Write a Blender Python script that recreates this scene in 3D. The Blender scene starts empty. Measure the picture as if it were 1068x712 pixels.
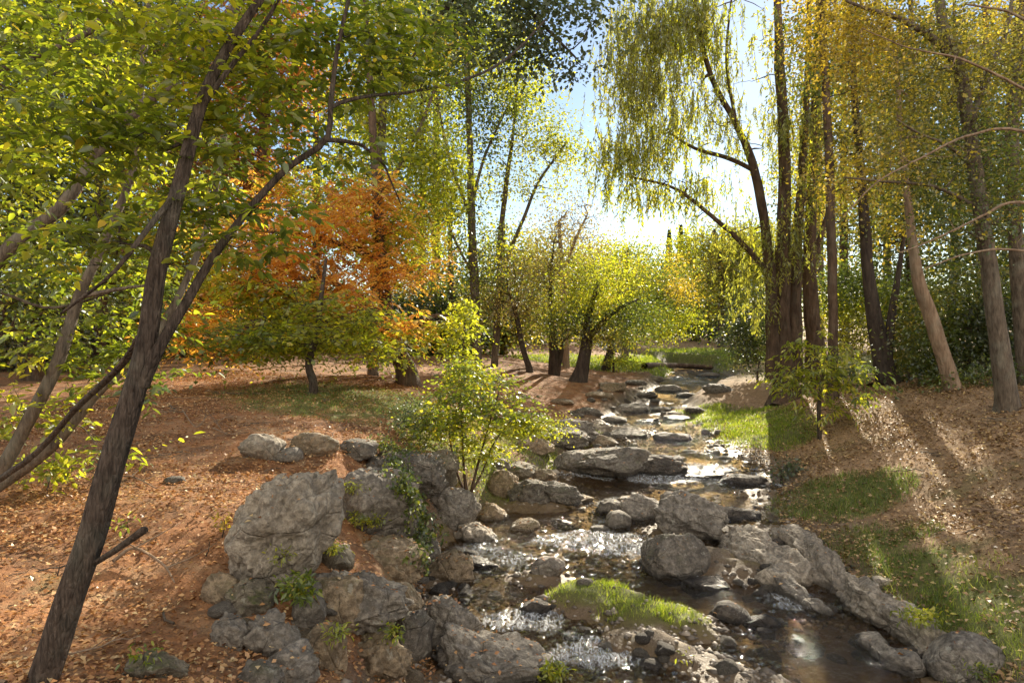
import bpy, bmesh, math, random
import numpy as np
from mathutils import Vector
R = math.radians
random.seed(7); rng = np.random.default_rng(7)
C = bpy.context.scene
col = C.collection
# ------------------------------------------------------------------ camera
H = 3.4; F = 712.0; HY = 345.0; CX = 534.0      # eye height, focal in photo pixels, horizon row, centre column
cam = bpy.data.objects.new('camera', bpy.data.cameras.new('camera')); col.objects.link(cam)
cam.location = (0, 0, H); cam.rotation_euler = (R(90), 0, 0)
cam.data.sensor_width = 36; cam.data.lens = 36 * F / 1068; cam.data.shift_y = -11 / 1068
cam.data.clip_start = 0.1; cam.data.clip_end = 3000
C.camera = cam
# ------------------------------------------------------------------ light
SUN = Vector((0.36, 1.0, 0.49)).normalized()
EL = math.asin(SUN.z); AZ = math.atan2(SUN.x, SUN.y)
w = bpy.data.worlds.new('World'); C.world = w; w.use_nodes = True
nt = w.node_tree; nt.nodes.clear()
sky = nt.nodes.new('ShaderNodeTexSky'); sky.sky_type = 'NISHITA'; sky.sun_disc = False
sky.sun_elevation = EL; sky.sun_rotation = AZ; sky.air_density = 1.0; sky.dust_density = 0.1; sky.ozone_density = 1.0
bg = nt.nodes.new('ShaderNodeBackground'); bg.inputs[1].default_value = 0.066
wo = nt.nodes.new('ShaderNodeOutputWorld')
# made-up broken cloud, unseen behind the camera, added as warm fill light
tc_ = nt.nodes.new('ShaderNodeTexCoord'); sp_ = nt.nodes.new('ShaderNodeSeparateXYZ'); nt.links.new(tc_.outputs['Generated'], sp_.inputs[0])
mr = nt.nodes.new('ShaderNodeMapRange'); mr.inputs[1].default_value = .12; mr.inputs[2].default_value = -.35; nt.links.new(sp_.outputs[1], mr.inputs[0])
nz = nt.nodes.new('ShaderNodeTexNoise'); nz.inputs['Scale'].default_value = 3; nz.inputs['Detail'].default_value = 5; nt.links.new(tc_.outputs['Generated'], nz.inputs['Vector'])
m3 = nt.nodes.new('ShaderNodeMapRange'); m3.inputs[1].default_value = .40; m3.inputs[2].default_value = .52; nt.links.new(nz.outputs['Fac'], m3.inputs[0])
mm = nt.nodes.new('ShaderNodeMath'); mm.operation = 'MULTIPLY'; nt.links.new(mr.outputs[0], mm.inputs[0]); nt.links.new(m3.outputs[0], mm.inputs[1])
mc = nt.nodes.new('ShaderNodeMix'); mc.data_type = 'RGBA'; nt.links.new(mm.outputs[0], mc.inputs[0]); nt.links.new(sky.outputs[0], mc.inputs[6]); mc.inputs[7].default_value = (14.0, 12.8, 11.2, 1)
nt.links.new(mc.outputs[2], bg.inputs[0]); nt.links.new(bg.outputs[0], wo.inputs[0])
sl = bpy.data.lights.new('sun', 'SUN'); sl.energy = 5.0; sl.angle = R(0.55); sl.color = (1.0, 0.88, 0.68)
so = bpy.data.objects.new('sun', sl); col.objects.link(so); so.rotation_euler = SUN.to_track_quat('Z', 'Y').to_euler()
so.location = (20, 60, 40)
C.view_settings.view_transform = 'Standard'; C.view_settings.look = 'None'
C.view_settings.gamma = 1; C.view_settings.exposure = 1.3; C.view_settings.use_curve_mapping = False
cy = C.cycles
cy.max_bounces = 6; cy.diffuse_bounces = 3; cy.glossy_bounces = 2; cy.transmission_bounces = 4; cy.transparent_max_bounces = 8
cy.use_denoising = True; cy.use_adaptive_sampling = True; cy.adaptive_threshold = 0.02
cy.caustics_reflective = False; cy.caustics_refractive = False; cy.sample_clamp_indirect = 4
# ------------------------------------------------------------------ numpy noise
def _h(ix, iy, iz, s):
    n = (ix * 73856093) ^ (iy * 19349663) ^ (iz * 83492791) ^ (s * 2654435761 & 0x7fffffff)
    n = (n ^ (n >> 13)) * 1274126177 & 0x7fffffff
    n = (n ^ (n >> 15)) * 668265263 & 0x7fffffff
    return ((n ^ (n >> 12)) & 0xffffff) / 8388607.5 - 1.0
def noise(p, s=0):
    p = np.asarray(p, float); i = np.floor(p).astype(np.int64); f = p - i; u = f * f * f * (f * (f * 6 - 15) + 10)
    r = 0
    for dx in (0, 1):
        wx = u[..., 0] if dx else 1 - u[..., 0]
        for dy in (0, 1):
            wy = u[..., 1] if dy else 1 - u[..., 1]
            for dz in (0, 1):
                wz = u[..., 2] if dz else 1 - u[..., 2]
                r = r + wx * wy * wz * _h(i[..., 0] + dx, i[..., 1] + dy, i[..., 2] + dz, s)
    return r
def fbm(p, o=4, s=0, g=0.5, l=2.03):
    a, t, r = 1.0, 0.0, 0.0; p = np.asarray(p, float)
    for k in range(o):
        r = r + a * noise(p, s + k * 7); t += a; a *= g; p = p * l + 3.7
    return r / t
def n2(x, y, f, o=3, s=0):
    x, y = np.asarray(x, float), np.asarray(y, float)
    return fbm(np.stack([x * f, y * f, np.zeros_like(x + y) + 0.37], -1), o, s)
def sst(a, b, x):
    t = np.clip((x - a) / (b - a), 0, 1); return t * t * (3 - 2 * t)
def unit(v): return v / (np.linalg.norm(v, axis=-1, keepdims=True) + 1e-9)
# ------------------------------------------------------------------ pixel <-> place
def S(px, py, Y): return np.array([(px - CX) / F * Y, Y, H - (py - HY) / F * Y])
def W0(y): return 0.017 * (y - 6) + 0.14 * sst(14.2, 15.6, y) + 0.05 * sst(10.0, 10.8, y)
edges = [  # photo row, left and right edge of the water
 (712, 470, 990), (660, 470, 935), (620, 455, 880), (580, 462, 835), (550, 480, 805), (525, 525, 800), (500, 572, 808),
 (480, 590, 775), (460, 630, 747), (440, 640, 718), (420, 662, 712), (405, 688, 742), (395, 690, 765), (388, 700, 752), (383, 690, 740), (378, 640, 668)]
EY, EL_, ER = [], [], []
for py, a, b in edges:
    y = 10.0
    for _ in range(20): y = (H - W0(y)) * F / (py - HY)
    EY.append(y); EL_.append((a - CX) / F * y); ER.append((b - CX) / F * y)
EY = [-12, 2] + EY + [110, 400]; EL_ = [-1.5, -1.0] + EL_ + [10, -200]; ER = [5.2, 4.3] + ER + [13, -190]
EY, EL_, ER = map(np.array, (EY, EL_, ER))
ctrl = [(985,712,.12),(1068,712,.35),(1068,640,.5),(1000,640,.25),(1068,560,.85),(960,600,.3),(900,560,.3),(1000,540,.62),(850,520,.35),
 (1068,480,1.35),(1068,430,1.85),(1068,405,2.1),(985,407,2.0),(920,397,1.85),(900,420,1.5),(900,460,1.0),(980,460,1.3),(810,400,1.4),(800,420,.9),
 (855,455,.85),(760,430,.62),(830,470,.55),(760,387,1.15),
 (50,712,1.3),(0,712,1.3),(200,712,1.1),(230,640,1.0),(300,712,.75),(380,712,.4),(430,712,.1),(400,620,.6),(300,620,1.1),(240,540,1.45),
 (200,480,1.6),(350,480,1.5),(440,480,1.15),(480,560,.3),(440,600,.2),(500,530,.45),(560,530,.3),(540,470,.75),(600,430,.7),(0,520,1.6),
 (0,430,1.9),(200,400,2.1),(425,402,1.9),(425,440,1.6),(350,380,2.2),(510,375,2.0),(605,397,1.4),(545,385,1.7),(660,386,1.2),(650,405,.8)]
CP = []
for px, py, z in ctrl:
    y = (H - z) * F / (py - HY); CP.append(((px - CX) / F * y, y, z))
CP += [(-3, 0, 1.2), (-9, 0, 1.5), (-3, -10, 1.2), (-12, -10, 1.6), (7, 0, .8), (12, -6, 1.3), (14, 6, 2), (18, 14, 2.4), (30, 30, 2.6), (-14, 8, 2.0), (-25, 20, 2.5),
  (-30, 50, 2.8), (0, 60, 2.3), (30, 60, 2.4), (60, 40, 3), (-60, 30, 3), (-40, 100, 2.8), (50, 110, 2.8), (5, 110, 2.3), (-60, -30, 2), (60, -30, 2)]
CP = np.array(CP)
def _k(d): return np.sqrt(d * d + 0.4)
_D = np.linalg.norm(CP[:, None, :2] - CP[None, :, :2], axis=-1)
_n = len(CP); _A = np.zeros((_n + 1, _n + 1)); _A[:_n, :_n] = _k(_D) - 0.02 * np.eye(_n); _A[_n, :_n] = 1; _A[:_n, _n] = 1
_w = np.linalg.solve(_A, np.append(CP[:, 2], 0))
BARS = []   # bars of soil in the stream: (x, y, sx, sy, angle, height above water)
def bar(px, py, sx, sy, deg, h):
    y = (H - W0(9)) * F / (py - HY); y = (H - W0(y) - h * .5) * F / (py - HY); BARS.append(((px - CX) / F * y, y, sx, sy, R(deg), h))
bar(612, 618, .62, .42, 0, .19); bar(665, 632, .70, .40, -18, .22); bar(715, 648, .45, .35, -25, .15)
bar(735, 690, .75, .3, -28, .06); bar(790, 715, .6, .25, -25, .07); bar(690, 668, .5, .2, -20, .16); bar(560, 600, .5, .25, 0, .09)
bar(765, 585, .9, .5, -35, .18); bar(720, 548, .7, .35, 0, .15); bar(645, 480, .9, .45, 0, .2); bar(790, 512, .7, .3, 0, .1); bar(560, 520, .9, .5, 0, .22)
bar(665, 415, 1.3, .8, 0, .14); bar(705, 428, .9, .5, 0, .12); bar(640, 445, 1.2, .8, 0, .22)
def gz(x, y, fine=True):
    x = np.asarray(x, float); y = np.asarray(y, float)
    sh = np.broadcast(x, y).shape; xf = np.broadcast_to(x, sh).ravel(); yf = np.broadcast_to(y, sh).ravel()
    out = np.empty(len(xf))
    for a in range(0, len(xf), 60000):
        xs, ys = xf[a:a+60000], yf[a:a+60000]
        z = _k(np.hypot(xs[:, None] - CP[:, 0], ys[:, None] - CP[:, 1])) @ _w[:_n] + _w[_n]
        far = sst(60, 130, np.hypot(xs, ys)); z = z * (1 - far) + 2.6 * far
        wob = 0.22 * n2(xs, ys, 0.9, 2, 5)
        s = np.minimum(xs - np.interp(ys, EY, EL_), np.interp(ys, EY, ER) - xs) + wob
        wl = W0(ys)
        bed = wl - 0.03 - 0.085 * sst(0, 0.8, s) + 0.13 * n2(xs, ys, 1.5, 4, 11) + .03 * n2(xs, ys, 6, 2, 12)
        bn_ = n2(xs, ys, 2.6, 3, 13)
        for bx, by, sx, sy, an, h in BARS:
            dx, dy = xs - bx, ys - by; u = dx * math.cos(an) + dy * math.sin(an); v = -dx * math.sin(an) + dy * math.cos(an)
            q = np.exp(-((u / sx) ** 2 + (v / sy) ** 2)) * (1 + .7 * bn_); bed = bed * (1 - np.clip(q, 0, 1)) + (wl + h) * np.clip(q, 0, 1)
        land = np.maximum(z, wl + 0.05 + 0.05 * sst(0, .5, -s))
        t = sst(-0.75, 0.12, s)
        z = land * (1 - t) + bed * t
        z = z + (0.07 * n2(xs, ys, 0.55, 2, 3) + 0.05 * n2(xs, ys, 2.3, 3, 8)) * (1 - .6 * t)
        out[a:a+60000] = z
    return out.reshape(sh)
_ys = np.concatenate([np.linspace(2.5, 25, 1400), np.linspace(25, 130, 1200)[1:]])
def G(px, py):
    x = (px - CX) / F * _ys; z = H - (py - HY) / F * _ys
    hit = np.nonzero(gz(x, _ys) >= z)[0]
    Y = _ys[hit[0]] if len(hit) else 110.0
    return np.array([(px - CX) / F * Y, Y, float(gz((px - CX) / F * Y, Y))])
# ------------------------------------------------------------------ mesh helpers
def add_mesh(name, V, faces, mat, parent=None, smooth=False, tint=None, attrs=None):
    """faces: list of int arrays (m,k)"""
    me = bpy.data.meshes.new(name); V = np.asarray(V, np.float32)
    org = np.zeros(3)
    if parent is not None: V = V - np.array(parent.location, np.float32)
    me.vertices.add(len(V)); me.vertices.foreach_set('co', V.ravel())
    idx = np.concatenate([f.ravel() for f in faces]).astype(np.int32)
    tot = np.concatenate([np.full(len(f), f.shape[1]) for f in faces]).astype(np.int32)
    st = np.concatenate([[0], np.cumsum(tot)[:-1]]).astype(np.int32)
    me.loops.add(len(idx)); me.loops.foreach_set('vertex_index', idx)
    me.polygons.add(len(tot)); me.polygons.foreach_set('loop_start', st); me.polygons.foreach_set('loop_total', tot)
    if smooth: me.polygons.foreach_set('use_smooth', np.ones(len(tot), bool))
    me.update(calc_edges=True)
    for k, a in (attrs or {}).items():
        at = me.attributes.new(k, 'FLOAT', 'POINT'); at.data.foreach_set('value', np.asarray(a, np.float32))
    if tint is not None:
        at = me.attributes.new('tint', 'FLOAT', 'POINT'); at.data.foreach_set('value', np.asarray(tint, np.float32))
    me.materials.append(mat)
    o = bpy.data.objects.new(name, me); col.objects.link(o)
    if parent is not None: o.parent = parent
    return o
def tag(o, label=None, cat=None, group=None, kind=None):
    if label: o['label'] = label
    if cat: o['category'] = cat
    if group: o['group'] = group
    if kind: o['kind'] = kind
    return o
def thing(name, label, cat, loc, group=None):
    o = bpy.data.objects.new(name, None); col.objects.link(o); o.location = [float(a) for a in loc]
    o.empty_display_size = .2
    return tag(o, label, cat, group)
def smooth_line(P, n):
    P = np.asarray(P, float); m = len(P)
    if m < 3:
        t = np.linspace(0, 1, n)[:, None]; return P[0] * (1 - t) + P[-1] * t
    Q = np.vstack([2 * P[0] - P[1], P, 2 * P[-1] - P[-2]])
    u = np.linspace(0, m - 1 - 1e-6, n); i = u.astype(int); t = (u - i)[:, None]
    a, b, c, d = Q[i], Q[i + 1], Q[i + 2], Q[i + 3]
    return .5 * (2 * b + (c - a) * t + (2 * a - 5 * b + 4 * c - d) * t * t + (3 * b - a - 3 * c + d) * t ** 3)
class Tubes:
    def __init__(s): s.V = []; s.F = []; s.n = 0
    def add(s, P, r, k=6, rough=0.0):
        P = np.asarray(P, float); m = len(P); T = unit(np.gradient(P, axis=0))
        ref = np.array([0.31, 0.17, 0.93]) if abs(T[0][2]) < .8 else np.array([0.9, 0.3, 0.1])
        N = np.empty_like(P); v = ref
        for i in range(m):
            v = v - T[i] * (v @ T[i]); v = v / (np.linalg.norm(v) + 1e-9); N[i] = v
        B = np.cross(T, N); a = np.arange(k) * 2 * math.pi / k
        r = np.broadcast_to(r, (m,))[:, None, None]
        ring = N[:, None, :] * np.cos(a)[None, :, None] + B[:, None, :] * np.sin(a)[None, :, None]
        if rough:
            q = P[:, None, :] * .9 + ring * 1.4
            rr = 1 + rough * fbm(q, 3, 21) + rough * .8 * noise(ring * 2.2 + P[:, None, :] * .35, 33)
            r = r * rr[..., None]
        V = P[:, None, :] + ring * r
        b = s.n + (np.arange(m - 1) * k)[:, None]; j = np.arange(k)[None, :]; j2 = (j + 1) % k
        s.F.append(np.stack([b + j, b + j2, b + k + j2, b + k + j], -1).reshape(-1, 4))
        s.V.append(V.reshape(-1, 3)); s.n += m * k
        tip = P[-1] + T[-1] * float(r[-1, 0, 0] if r.ndim == 3 else 0)
        s.V.append(tip[None]); t0 = s.n - k; q = np.arange(k)
        s.F.append(np.stack([t0 + q, t0 + (q + 1) % k, np.full(k, s.n), np.full(k, s.n)], -1)[:, :3].reshape(-1, 3)); s.n += 1
    def build(s, name, mat, parent, smooth=True):
        q = [f for f in s.F if f.shape[1] == 4]; t = [f for f in s.F if f.shape[1] == 3]
        return add_mesh(name, np.vstack(s.V), [np.vstack(q), np.vstack(t)], mat, parent, smooth)
def leaf_arrays(P, D, L, wid, shape=4, flat=.6, fold=.25, rg=rng):
    n = len(P); D = unit(D); up = np.array([0, 0, 1.0]) + rg.normal(0, flat, (n, 3))
    side = unit(np.cross(D, up)); nor = np.cross(side, D); L = np.broadcast_to(L, (n,))[:, None]; w_ = L * (wid if np.isscalar(wid) else np.asarray(wid)[:, None])
    if shape == 3:
        V = np.stack([P - side * w_ * .5, P + side * w_ * .5, P + D * L], 1)
    elif shape == 4:
        V = np.stack([P, P + D * L * .45 + side * w_ + nor * w_ * fold, P + D * L, P + D * L * .45 - side * w_ + nor * w_ * fold], 1)
    elif shape == 6:
        f = nor * w_ * fold
        V = np.stack([P, P + D * L * .25 + side * w_ * .8 + f, P + D * L * .6 + side * w_ * .75 + f, P + D * L - nor * L * .1,
                      P + D * L * .6 - side * w_ * .75 + f, P + D * L * .25 - side * w_ * .8 + f], 1)
    return V.reshape(-1, 3), np.arange(n * shape).reshape(n, shape)
class Leaves:
    def __init__(s): s.V = []; s.F = []; s.T = []; s.n = 0
    def add(s, P, D, L, wid, shape=4, tint=None, **k):
        if not len(P): return
        V, Fc = leaf_arrays(P, D, L, wid, shape, **k)
        t = rng.random(len(P)) if tint is None else tint
        if shape == 6: Fc = np.vstack([Fc[:, [0, 1, 2, 3]], Fc[:, [0, 3, 4, 5]]])
        s.V.append(V); s.F.append(Fc + s.n); s.n += len(V); s.T.append(np.repeat(t, shape))
    def build(s, name, mat, parent):
        by = {}
        for f in s.F: by.setdefault(f.shape[1], []).append(f)
        return add_mesh(name, np.vstack(s.V), [np.vstack(v) for v in by.values()], mat, parent, False, np.concatenate(s.T))
# ------------------------------------------------------------------ materials
class NT:
    def __init__(s, name):
        s.m = bpy.data.materials.new(name); s.m.use_nodes = True; s.t = s.m.node_tree; s.t.nodes.clear()
        s.out = s.t.nodes.new('ShaderNodeOutputMaterial')
    def n(s, typ, **kw):
        nd = s.t.nodes.new(typ)
        for k, v in kw.items(): setattr(nd, k, v)
        return nd
    def l(s, a, b): s.t.links.new(a, b)
    def coord(s, scale=(1, 1, 1), kind='Object'):
        tc = s.n('ShaderNodeTexCoord'); mp = s.n('ShaderNodeMapping'); mp.inputs['Scale'].default_value = scale
        s.l(tc.outputs[kind], mp.inputs[0]); return mp.outputs[0]
    def noise(s, vec, scale, detail=4, rough=.55, dist=0):
        nd = s.n('ShaderNodeTexNoise'); s.l(vec, nd.inputs['Vector']); nd.inputs['Scale'].default_value = scale
        nd.inputs['Detail'].default_value = detail; nd.inputs['Roughness'].default_value = rough; nd.inputs['Distortion'].default_value = dist
        return nd.outputs['Fac']
    def ramp(s, fac, stops):
        nd = s.n('ShaderNodeValToRGB'); s.l(fac, nd.inputs[0]); e = nd.color_ramp.elements
        while len(e) < len(stops): e.new(.5)
        for el, (p, c) in zip(e, stops):
            el.position = p; el.color = (c, c, c, 1) if isinstance(c, (int, float)) else (*c, 1)
        return nd.outputs[0]
    def mix(s, fac, a, b, typ='MIX'):
        nd = s.n('ShaderNodeMix', data_type='RGBA', blend_type=typ)
        for sock, v in ((nd.inputs[0], fac), (nd.inputs[6], a), (nd.inputs[7], b)):
            if isinstance(v, (int, float)): sock.default_value = v
            elif isinstance(v, tuple): sock.default_value = (*v, 1)
            else: s.l(v, sock)
        return nd.outputs[2]
    def math(s, op, a, b=0.0):
        nd = s.n('ShaderNodeMath', operation=op)
        for sock, v in ((nd.inputs[0], a), (nd.inputs[1], b)):
            if isinstance(v, (int, float)): sock.default_value = v
            else: s.l(v, sock)
        return nd.outputs[0]
    def attr(s, name):
        nd = s.n('ShaderNodeAttribute', attribute_name=name); return nd.outputs['Fac']
    def bump(s, h, strength=.5, dist=.02, nrm=None):
        nd = s.n('ShaderNodeBump'); s.l(h, nd.inputs['Height']); nd.inputs['Strength'].default_value = strength; nd.inputs['Distance'].default_value = dist
        if nrm: s.l(nrm, nd.inputs['Normal'])
        return nd.outputs[0]
    def pbr(s, colr, rough=.8, nrm=None, spec=.4):
        p = s.n('ShaderNodeBsdfPrincipled')
        for nm, v in (('Base Color', colr), ('Roughness', rough)):
            if isinstance(v, (int, float)): p.inputs[nm].default_value = v
            elif isinstance(v, tuple): p.inputs[nm].default_value = (*v, 1)
            else: s.l(v, p.inputs[nm])
        p.inputs['Specular IOR Level'].default_value = spec
        if nrm: s.l(nrm, p.inputs['Normal'])
        s.l(p.outputs[0], s.out.inputs[0]); return p
def leaf_mat(name, stops, trans=.5, boost=1.7, gloss=.06):
    s = NT(name); c = s.ramp(s.attr('tint'), stops)
    d = s.n('ShaderNodeBsdfDiffuse'); s.l(c, d.inputs[0])
    t = s.n('ShaderNodeBsdfTranslucent'); s.l(s.mix(1.0, c, (boost, boost, boost * .65), 'MULTIPLY'), t.inputs[0])
    m = s.n('ShaderNodeMixShader'); m.inputs[0].default_value = trans; s.l(d.outputs[0], m.inputs[1]); s.l(t.outputs[0], m.inputs[2])
    g = s.n('ShaderNodeBsdfGlossy'); g.inputs['Roughness'].default_value = .42; g.inputs[0].default_value = (.9, .95, 1, 1)
    m2 = s.n('ShaderNodeMixShader'); m2.inputs[0].default_value = gloss; s.l(m.outputs[0], m2.inputs[1]); s.l(g.outputs[0], m2.inputs[2])
    s.l(m2.outputs[0], s.out.inputs[0]); return s.m
LM = {
 'near': leaf_mat('leaf_near', [(0, (.08, .105, .012)), (.5, (.165, .21, .018)), (.85, (.35, .35, .022)), (1, (.52, .38, .03))], .64, 2.0),
 'lime': leaf_mat('leaf_lime', [(0, (.12, .145, .012)), (.5, (.26, .285, .02)), (1, (.54, .46, .03))], .64, 2.0),
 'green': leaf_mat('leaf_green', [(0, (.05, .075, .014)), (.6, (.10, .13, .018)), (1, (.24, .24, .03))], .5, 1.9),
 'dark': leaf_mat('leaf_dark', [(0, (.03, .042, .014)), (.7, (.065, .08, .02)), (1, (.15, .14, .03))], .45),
 'blue': leaf_mat('leaf_bluegreen', [(0, (.05, .07, .035)), (1, (.15, .18, .07))], .5),
 'gold': leaf_mat('leaf_gold', [(0, (.18, .13, .02)), (.5, (.36, .26, .025)), (1, (.55, .40, .04))], .6, 1.8),
 'olive': leaf_mat('leaf_olive', [(0, (.09, .092, .02)), (.6, (.20, .185, .03)), (1, (.44, .34, .04))], .58, 1.9),
 'willow': leaf_mat('leaf_willow', [(0, (.13, .14, .025)), (.6, (.24, .245, .035)), (1, (.44, .39, .06))], .62, 1.9),
 'orange': leaf_mat('needle_orange', [(0, (.36, .15, .04)), (.5, (.58, .31, .06)), (.8, (.64, .42, .08)), (1, (.48, .42, .08))], .6, 1.9),
 'rust': leaf_mat('needle_rust', [(0, (.20, .07, .02)), (.7, (.34, .14, .035)), (1, (.42, .24, .05))], .5, 1.7),
 'beige': leaf_mat('leaf_beige', [(0, (.14, .11, .06)), (.6, (.26, .20, .09)), (1, (.38, .32, .10))], .5),
 'grass': leaf_mat('grass_blade', [(0, (.10, .14, .015)), (.6, (.20, .27, .025)), (1, (.42, .42, .06))], .55, 1.9, .04),
 'grassd': leaf_mat('grass_blade_cool', [(0, (.07, .11, .02)), (.7, (.14, .20, .035)), (1, (.34, .32, .09))], .5, 1.8, .04),
 'litterL': leaf_mat('litter_needles', [(0, (.20, .08, .03)), (.5, (.44, .21, .08)), (.85, (.58, .34, .15)), (1, (.68, .52, .28))], .15, 1.0, .04),
 'litterR': leaf_mat('litter_leaves', [(0, (.15, .085, .04)), (.5, (.34, .20, .09)), (.8, (.52, .34, .16)), (1, (.65, .48, .2))], .15, 1.0, .05),
}
def bark_mat(name, a, b, scale=9, lich=.0, bumpd=.012):
    s = NT(name); v = s.coord((1, 1, .22)); v2 = s.coord((1, 1, 1))
    f = s.noise(v, scale * 1.6, 6, .65, .4); g = s.noise(v2, 3, 3)
    vo = s.n('ShaderNodeTexVoronoi', feature='DISTANCE_TO_EDGE'); s.l(v, vo.inputs['Vector']); vo.inputs['Scale'].default_value = scale * 2.4
    h = s.math('ADD', f, s.math('MULTIPLY', s.ramp(vo.outputs['Distance'], [(0, 0.), (.25, 1.)]), .5))
    c = s.mix(s.ramp(f, [(.32, 0.), (.68, 1.)]), a, b)
    c = s.mix(s.math('MULTIPLY', s.ramp(g, [(.5, 0.), (.7, 1.)]), lich), c, (.30, .31, .24))
    s.pbr(c, .85, s.bump(h, .9, bumpd), .25); return s.m
BM = {'dark': bark_mat('bark_dark', (.022, .015, .011), (.125, .092, .07), 20, .15, .02),
      'grey': bark_mat('bark_grey', (.05, .037, .027), (.18, .14, .10), 12, .25),
      'brown': bark_mat('bark_brown', (.04, .024, .015), (.14, .09, .058), 5, .1, .03),
      'pale': bark_mat('bark_pale', (.14, .09, .055), (.34, .24, .16), 6, .2, .02),
      'black': bark_mat('bark_blackish', (.03, .022, .018), (.09, .065, .05), 6, .05, .02)}
def rock_mat(name, a, b, moss=0.0, sc=1.0, stain=(.20, .14, .08)):
    s = NT(name); v = s.coord((sc, sc, sc)); oi = s.n('ShaderNodeObjectInfo')
    va = s.n('ShaderNodeVectorMath', operation='ADD'); s.l(v, va.inputs[0]); s.l(oi.outputs['Location'], va.inputs[1]); v = va.outputs[0]
    n1 = s.noise(v, 2.2, 8, .62, .3); n2_ = s.noise(v, 18, 6, .7); n3 = s.noise(v, 70, 3, .6); n4 = s.noise(v, 5, 4, .6, 1.2)
    c = s.mix(s.ramp(n1, [(.3, 0.), (.7, 1.)]), a, b)
    c = s.mix(s.math('MULTIPLY', s.ramp(n2_, [(.42, 1.), (.6, 0.)]), .65), c, tuple(x * .38 for x in a))
    c = s.mix(s.math('MULTIPLY', s.ramp(n4, [(.58, 0.), (.70, 1.)]), .45), c, stain)
    c = s.mix(s.math('MULTIPLY', s.ramp(n3, [(.6, 0.), (.72, 1.)]), .4), c, (.5, .48, .43))
    if moss:
        ge = s.n('ShaderNodeNewGeometry'); sx = s.n('ShaderNodeSeparateXYZ'); s.l(ge.outputs['Normal'], sx.inputs[0])
        k = s.math('MULTIPLY', s.ramp(sx.outputs[2], [(.2, 0.), (.8, 1.)]), s.ramp(s.noise(v, 4, 5, .7), [(.5, 0.), (.62, 1.)]))
        c = s.mix(s.math('MULTIPLY', k, moss), c, (.09, .10, .025))
    n5 = s.noise(v, 7, 5, .7, .5); c = s.mix(s.math('MULTIPLY', s.ramp(n5, [(.50, 0.), (.60, 1.)]), .6), c, tuple(x * .45 for x in a))
    n6 = s.noise(v, 11, 4, .6, .2); c = s.mix(s.math('MULTIPLY', s.ramp(n6, [(.62, 0.), (.68, 1.)]), .5), c, (.46, .44, .36))
    wt = s.attr('wetline'); c = s.mix(s.math('MULTIPLY', wt, .8), c, tuple(x * .28 for x in a))
    vo = s.n('ShaderNodeTexVoronoi', feature='DISTANCE_TO_EDGE'); s.l(v, vo.inputs['Vector']); vo.inputs['Scale'].default_value = 2.6
    cr = s.ramp(vo.outputs['Distance'], [(0, 0.), (.03, 1.)])
    h = s.math('ADD', s.math('MULTIPLY', n1, 1.6), s.math('ADD', s.math('MULTIPLY', n2_, .7), s.math('ADD', s.math('MULTIPLY', n3, .15), s.math('MULTIPLY', cr, .25))))
    s.pbr(c, s.math('SUBTRACT', .74, s.math('MULTIPLY', wt, .45)), s.bump(h, 1.0, .07), .35); return s.m
RM = {'grey': rock_mat('rock_grey', (.20, .172, .138), (.42, .365, .295)), 'pale': rock_mat('rock_pale', (.34, .28, .21), (.58, .50, .39)),
      'tan': rock_mat('rock_tan', (.27, .195, .12), (.46, .35, .225), .4, 1.0, (.3, .17, .07)), 'moss': rock_mat('rock_mossy', (.16, .13, .09), (.34, .285, .2), .9),
      'wet': rock_mat('rock_wet', (.06, .048, .038), (.18, .15, .12)), 'dark': rock_mat('rock_dark', (.13, .11, .088), (.31, .265, .21), .3)}
# ------------------------------------------------------------------ ground
def axis(segs):
    a = []
    for x0, x1, d in segs: a += list(np.arange(x0, x1, d))
    return np.array(a + [segs[-1][1]])
gx = axis([(-600, -60, 30), (-60, -20, 2.0), (-20, -8, .25), (-8, -5, .07), (-5, 8, .034), (8, 12, .08), (12, 20, .25), (20, 60, 2), (60, 600, 30)])
gy = axis([(-60, 0, 5), (0, 3.6, .3), (3.6, 13, .034), (13, 19, .06), (19, 30, .12), (30, 50, .3), (50, 120, 2), (120, 1200, 40)])
XX, YY = np.meshgrid(gx, gy); ZZ = gz(XX, YY)
nearm = sst(30, 18, YY)
sx_ = np.minimum(XX - np.interp(YY, EY, EL_), np.interp(YY, EY, ER) - XX)
p3 = np.stack([XX, YY, np.zeros_like(XX)], -1)
ZZ = ZZ + nearm * (.014 * fbm(p3 * 7, 3, 40) + .030 * np.abs(fbm(p3 * 3.2, 3, 44)) * sst(-2.2, -.2, sx_))
nx, ny = len(gx), len(gy); idx = np.arange(nx * ny).reshape(ny, nx)
GF = np.stack([idx[:-1, :-1], idx[:-1, 1:], idx[1:, 1:], idx[1:, :-1]], -1).reshape(-1, 4)
def green_mask(x, y):
    """where grass and moss grow, 0..1"""
    m = np.zeros(np.broadcast(x, y).shape)
    for (px, py, rx, ry, a) in GREEN:
        g = G_(px, py); m = np.maximum(m, a * np.exp(-(((x - g[0]) / rx) ** 2 + ((y - g[1]) / ry) ** 2) ** 1.5))
    return m
_gc = {}
def G_(px, py):
    if (px, py) not in _gc: _gc[(px, py)] = G(px, py)
    return _gc[(px, py)]
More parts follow.
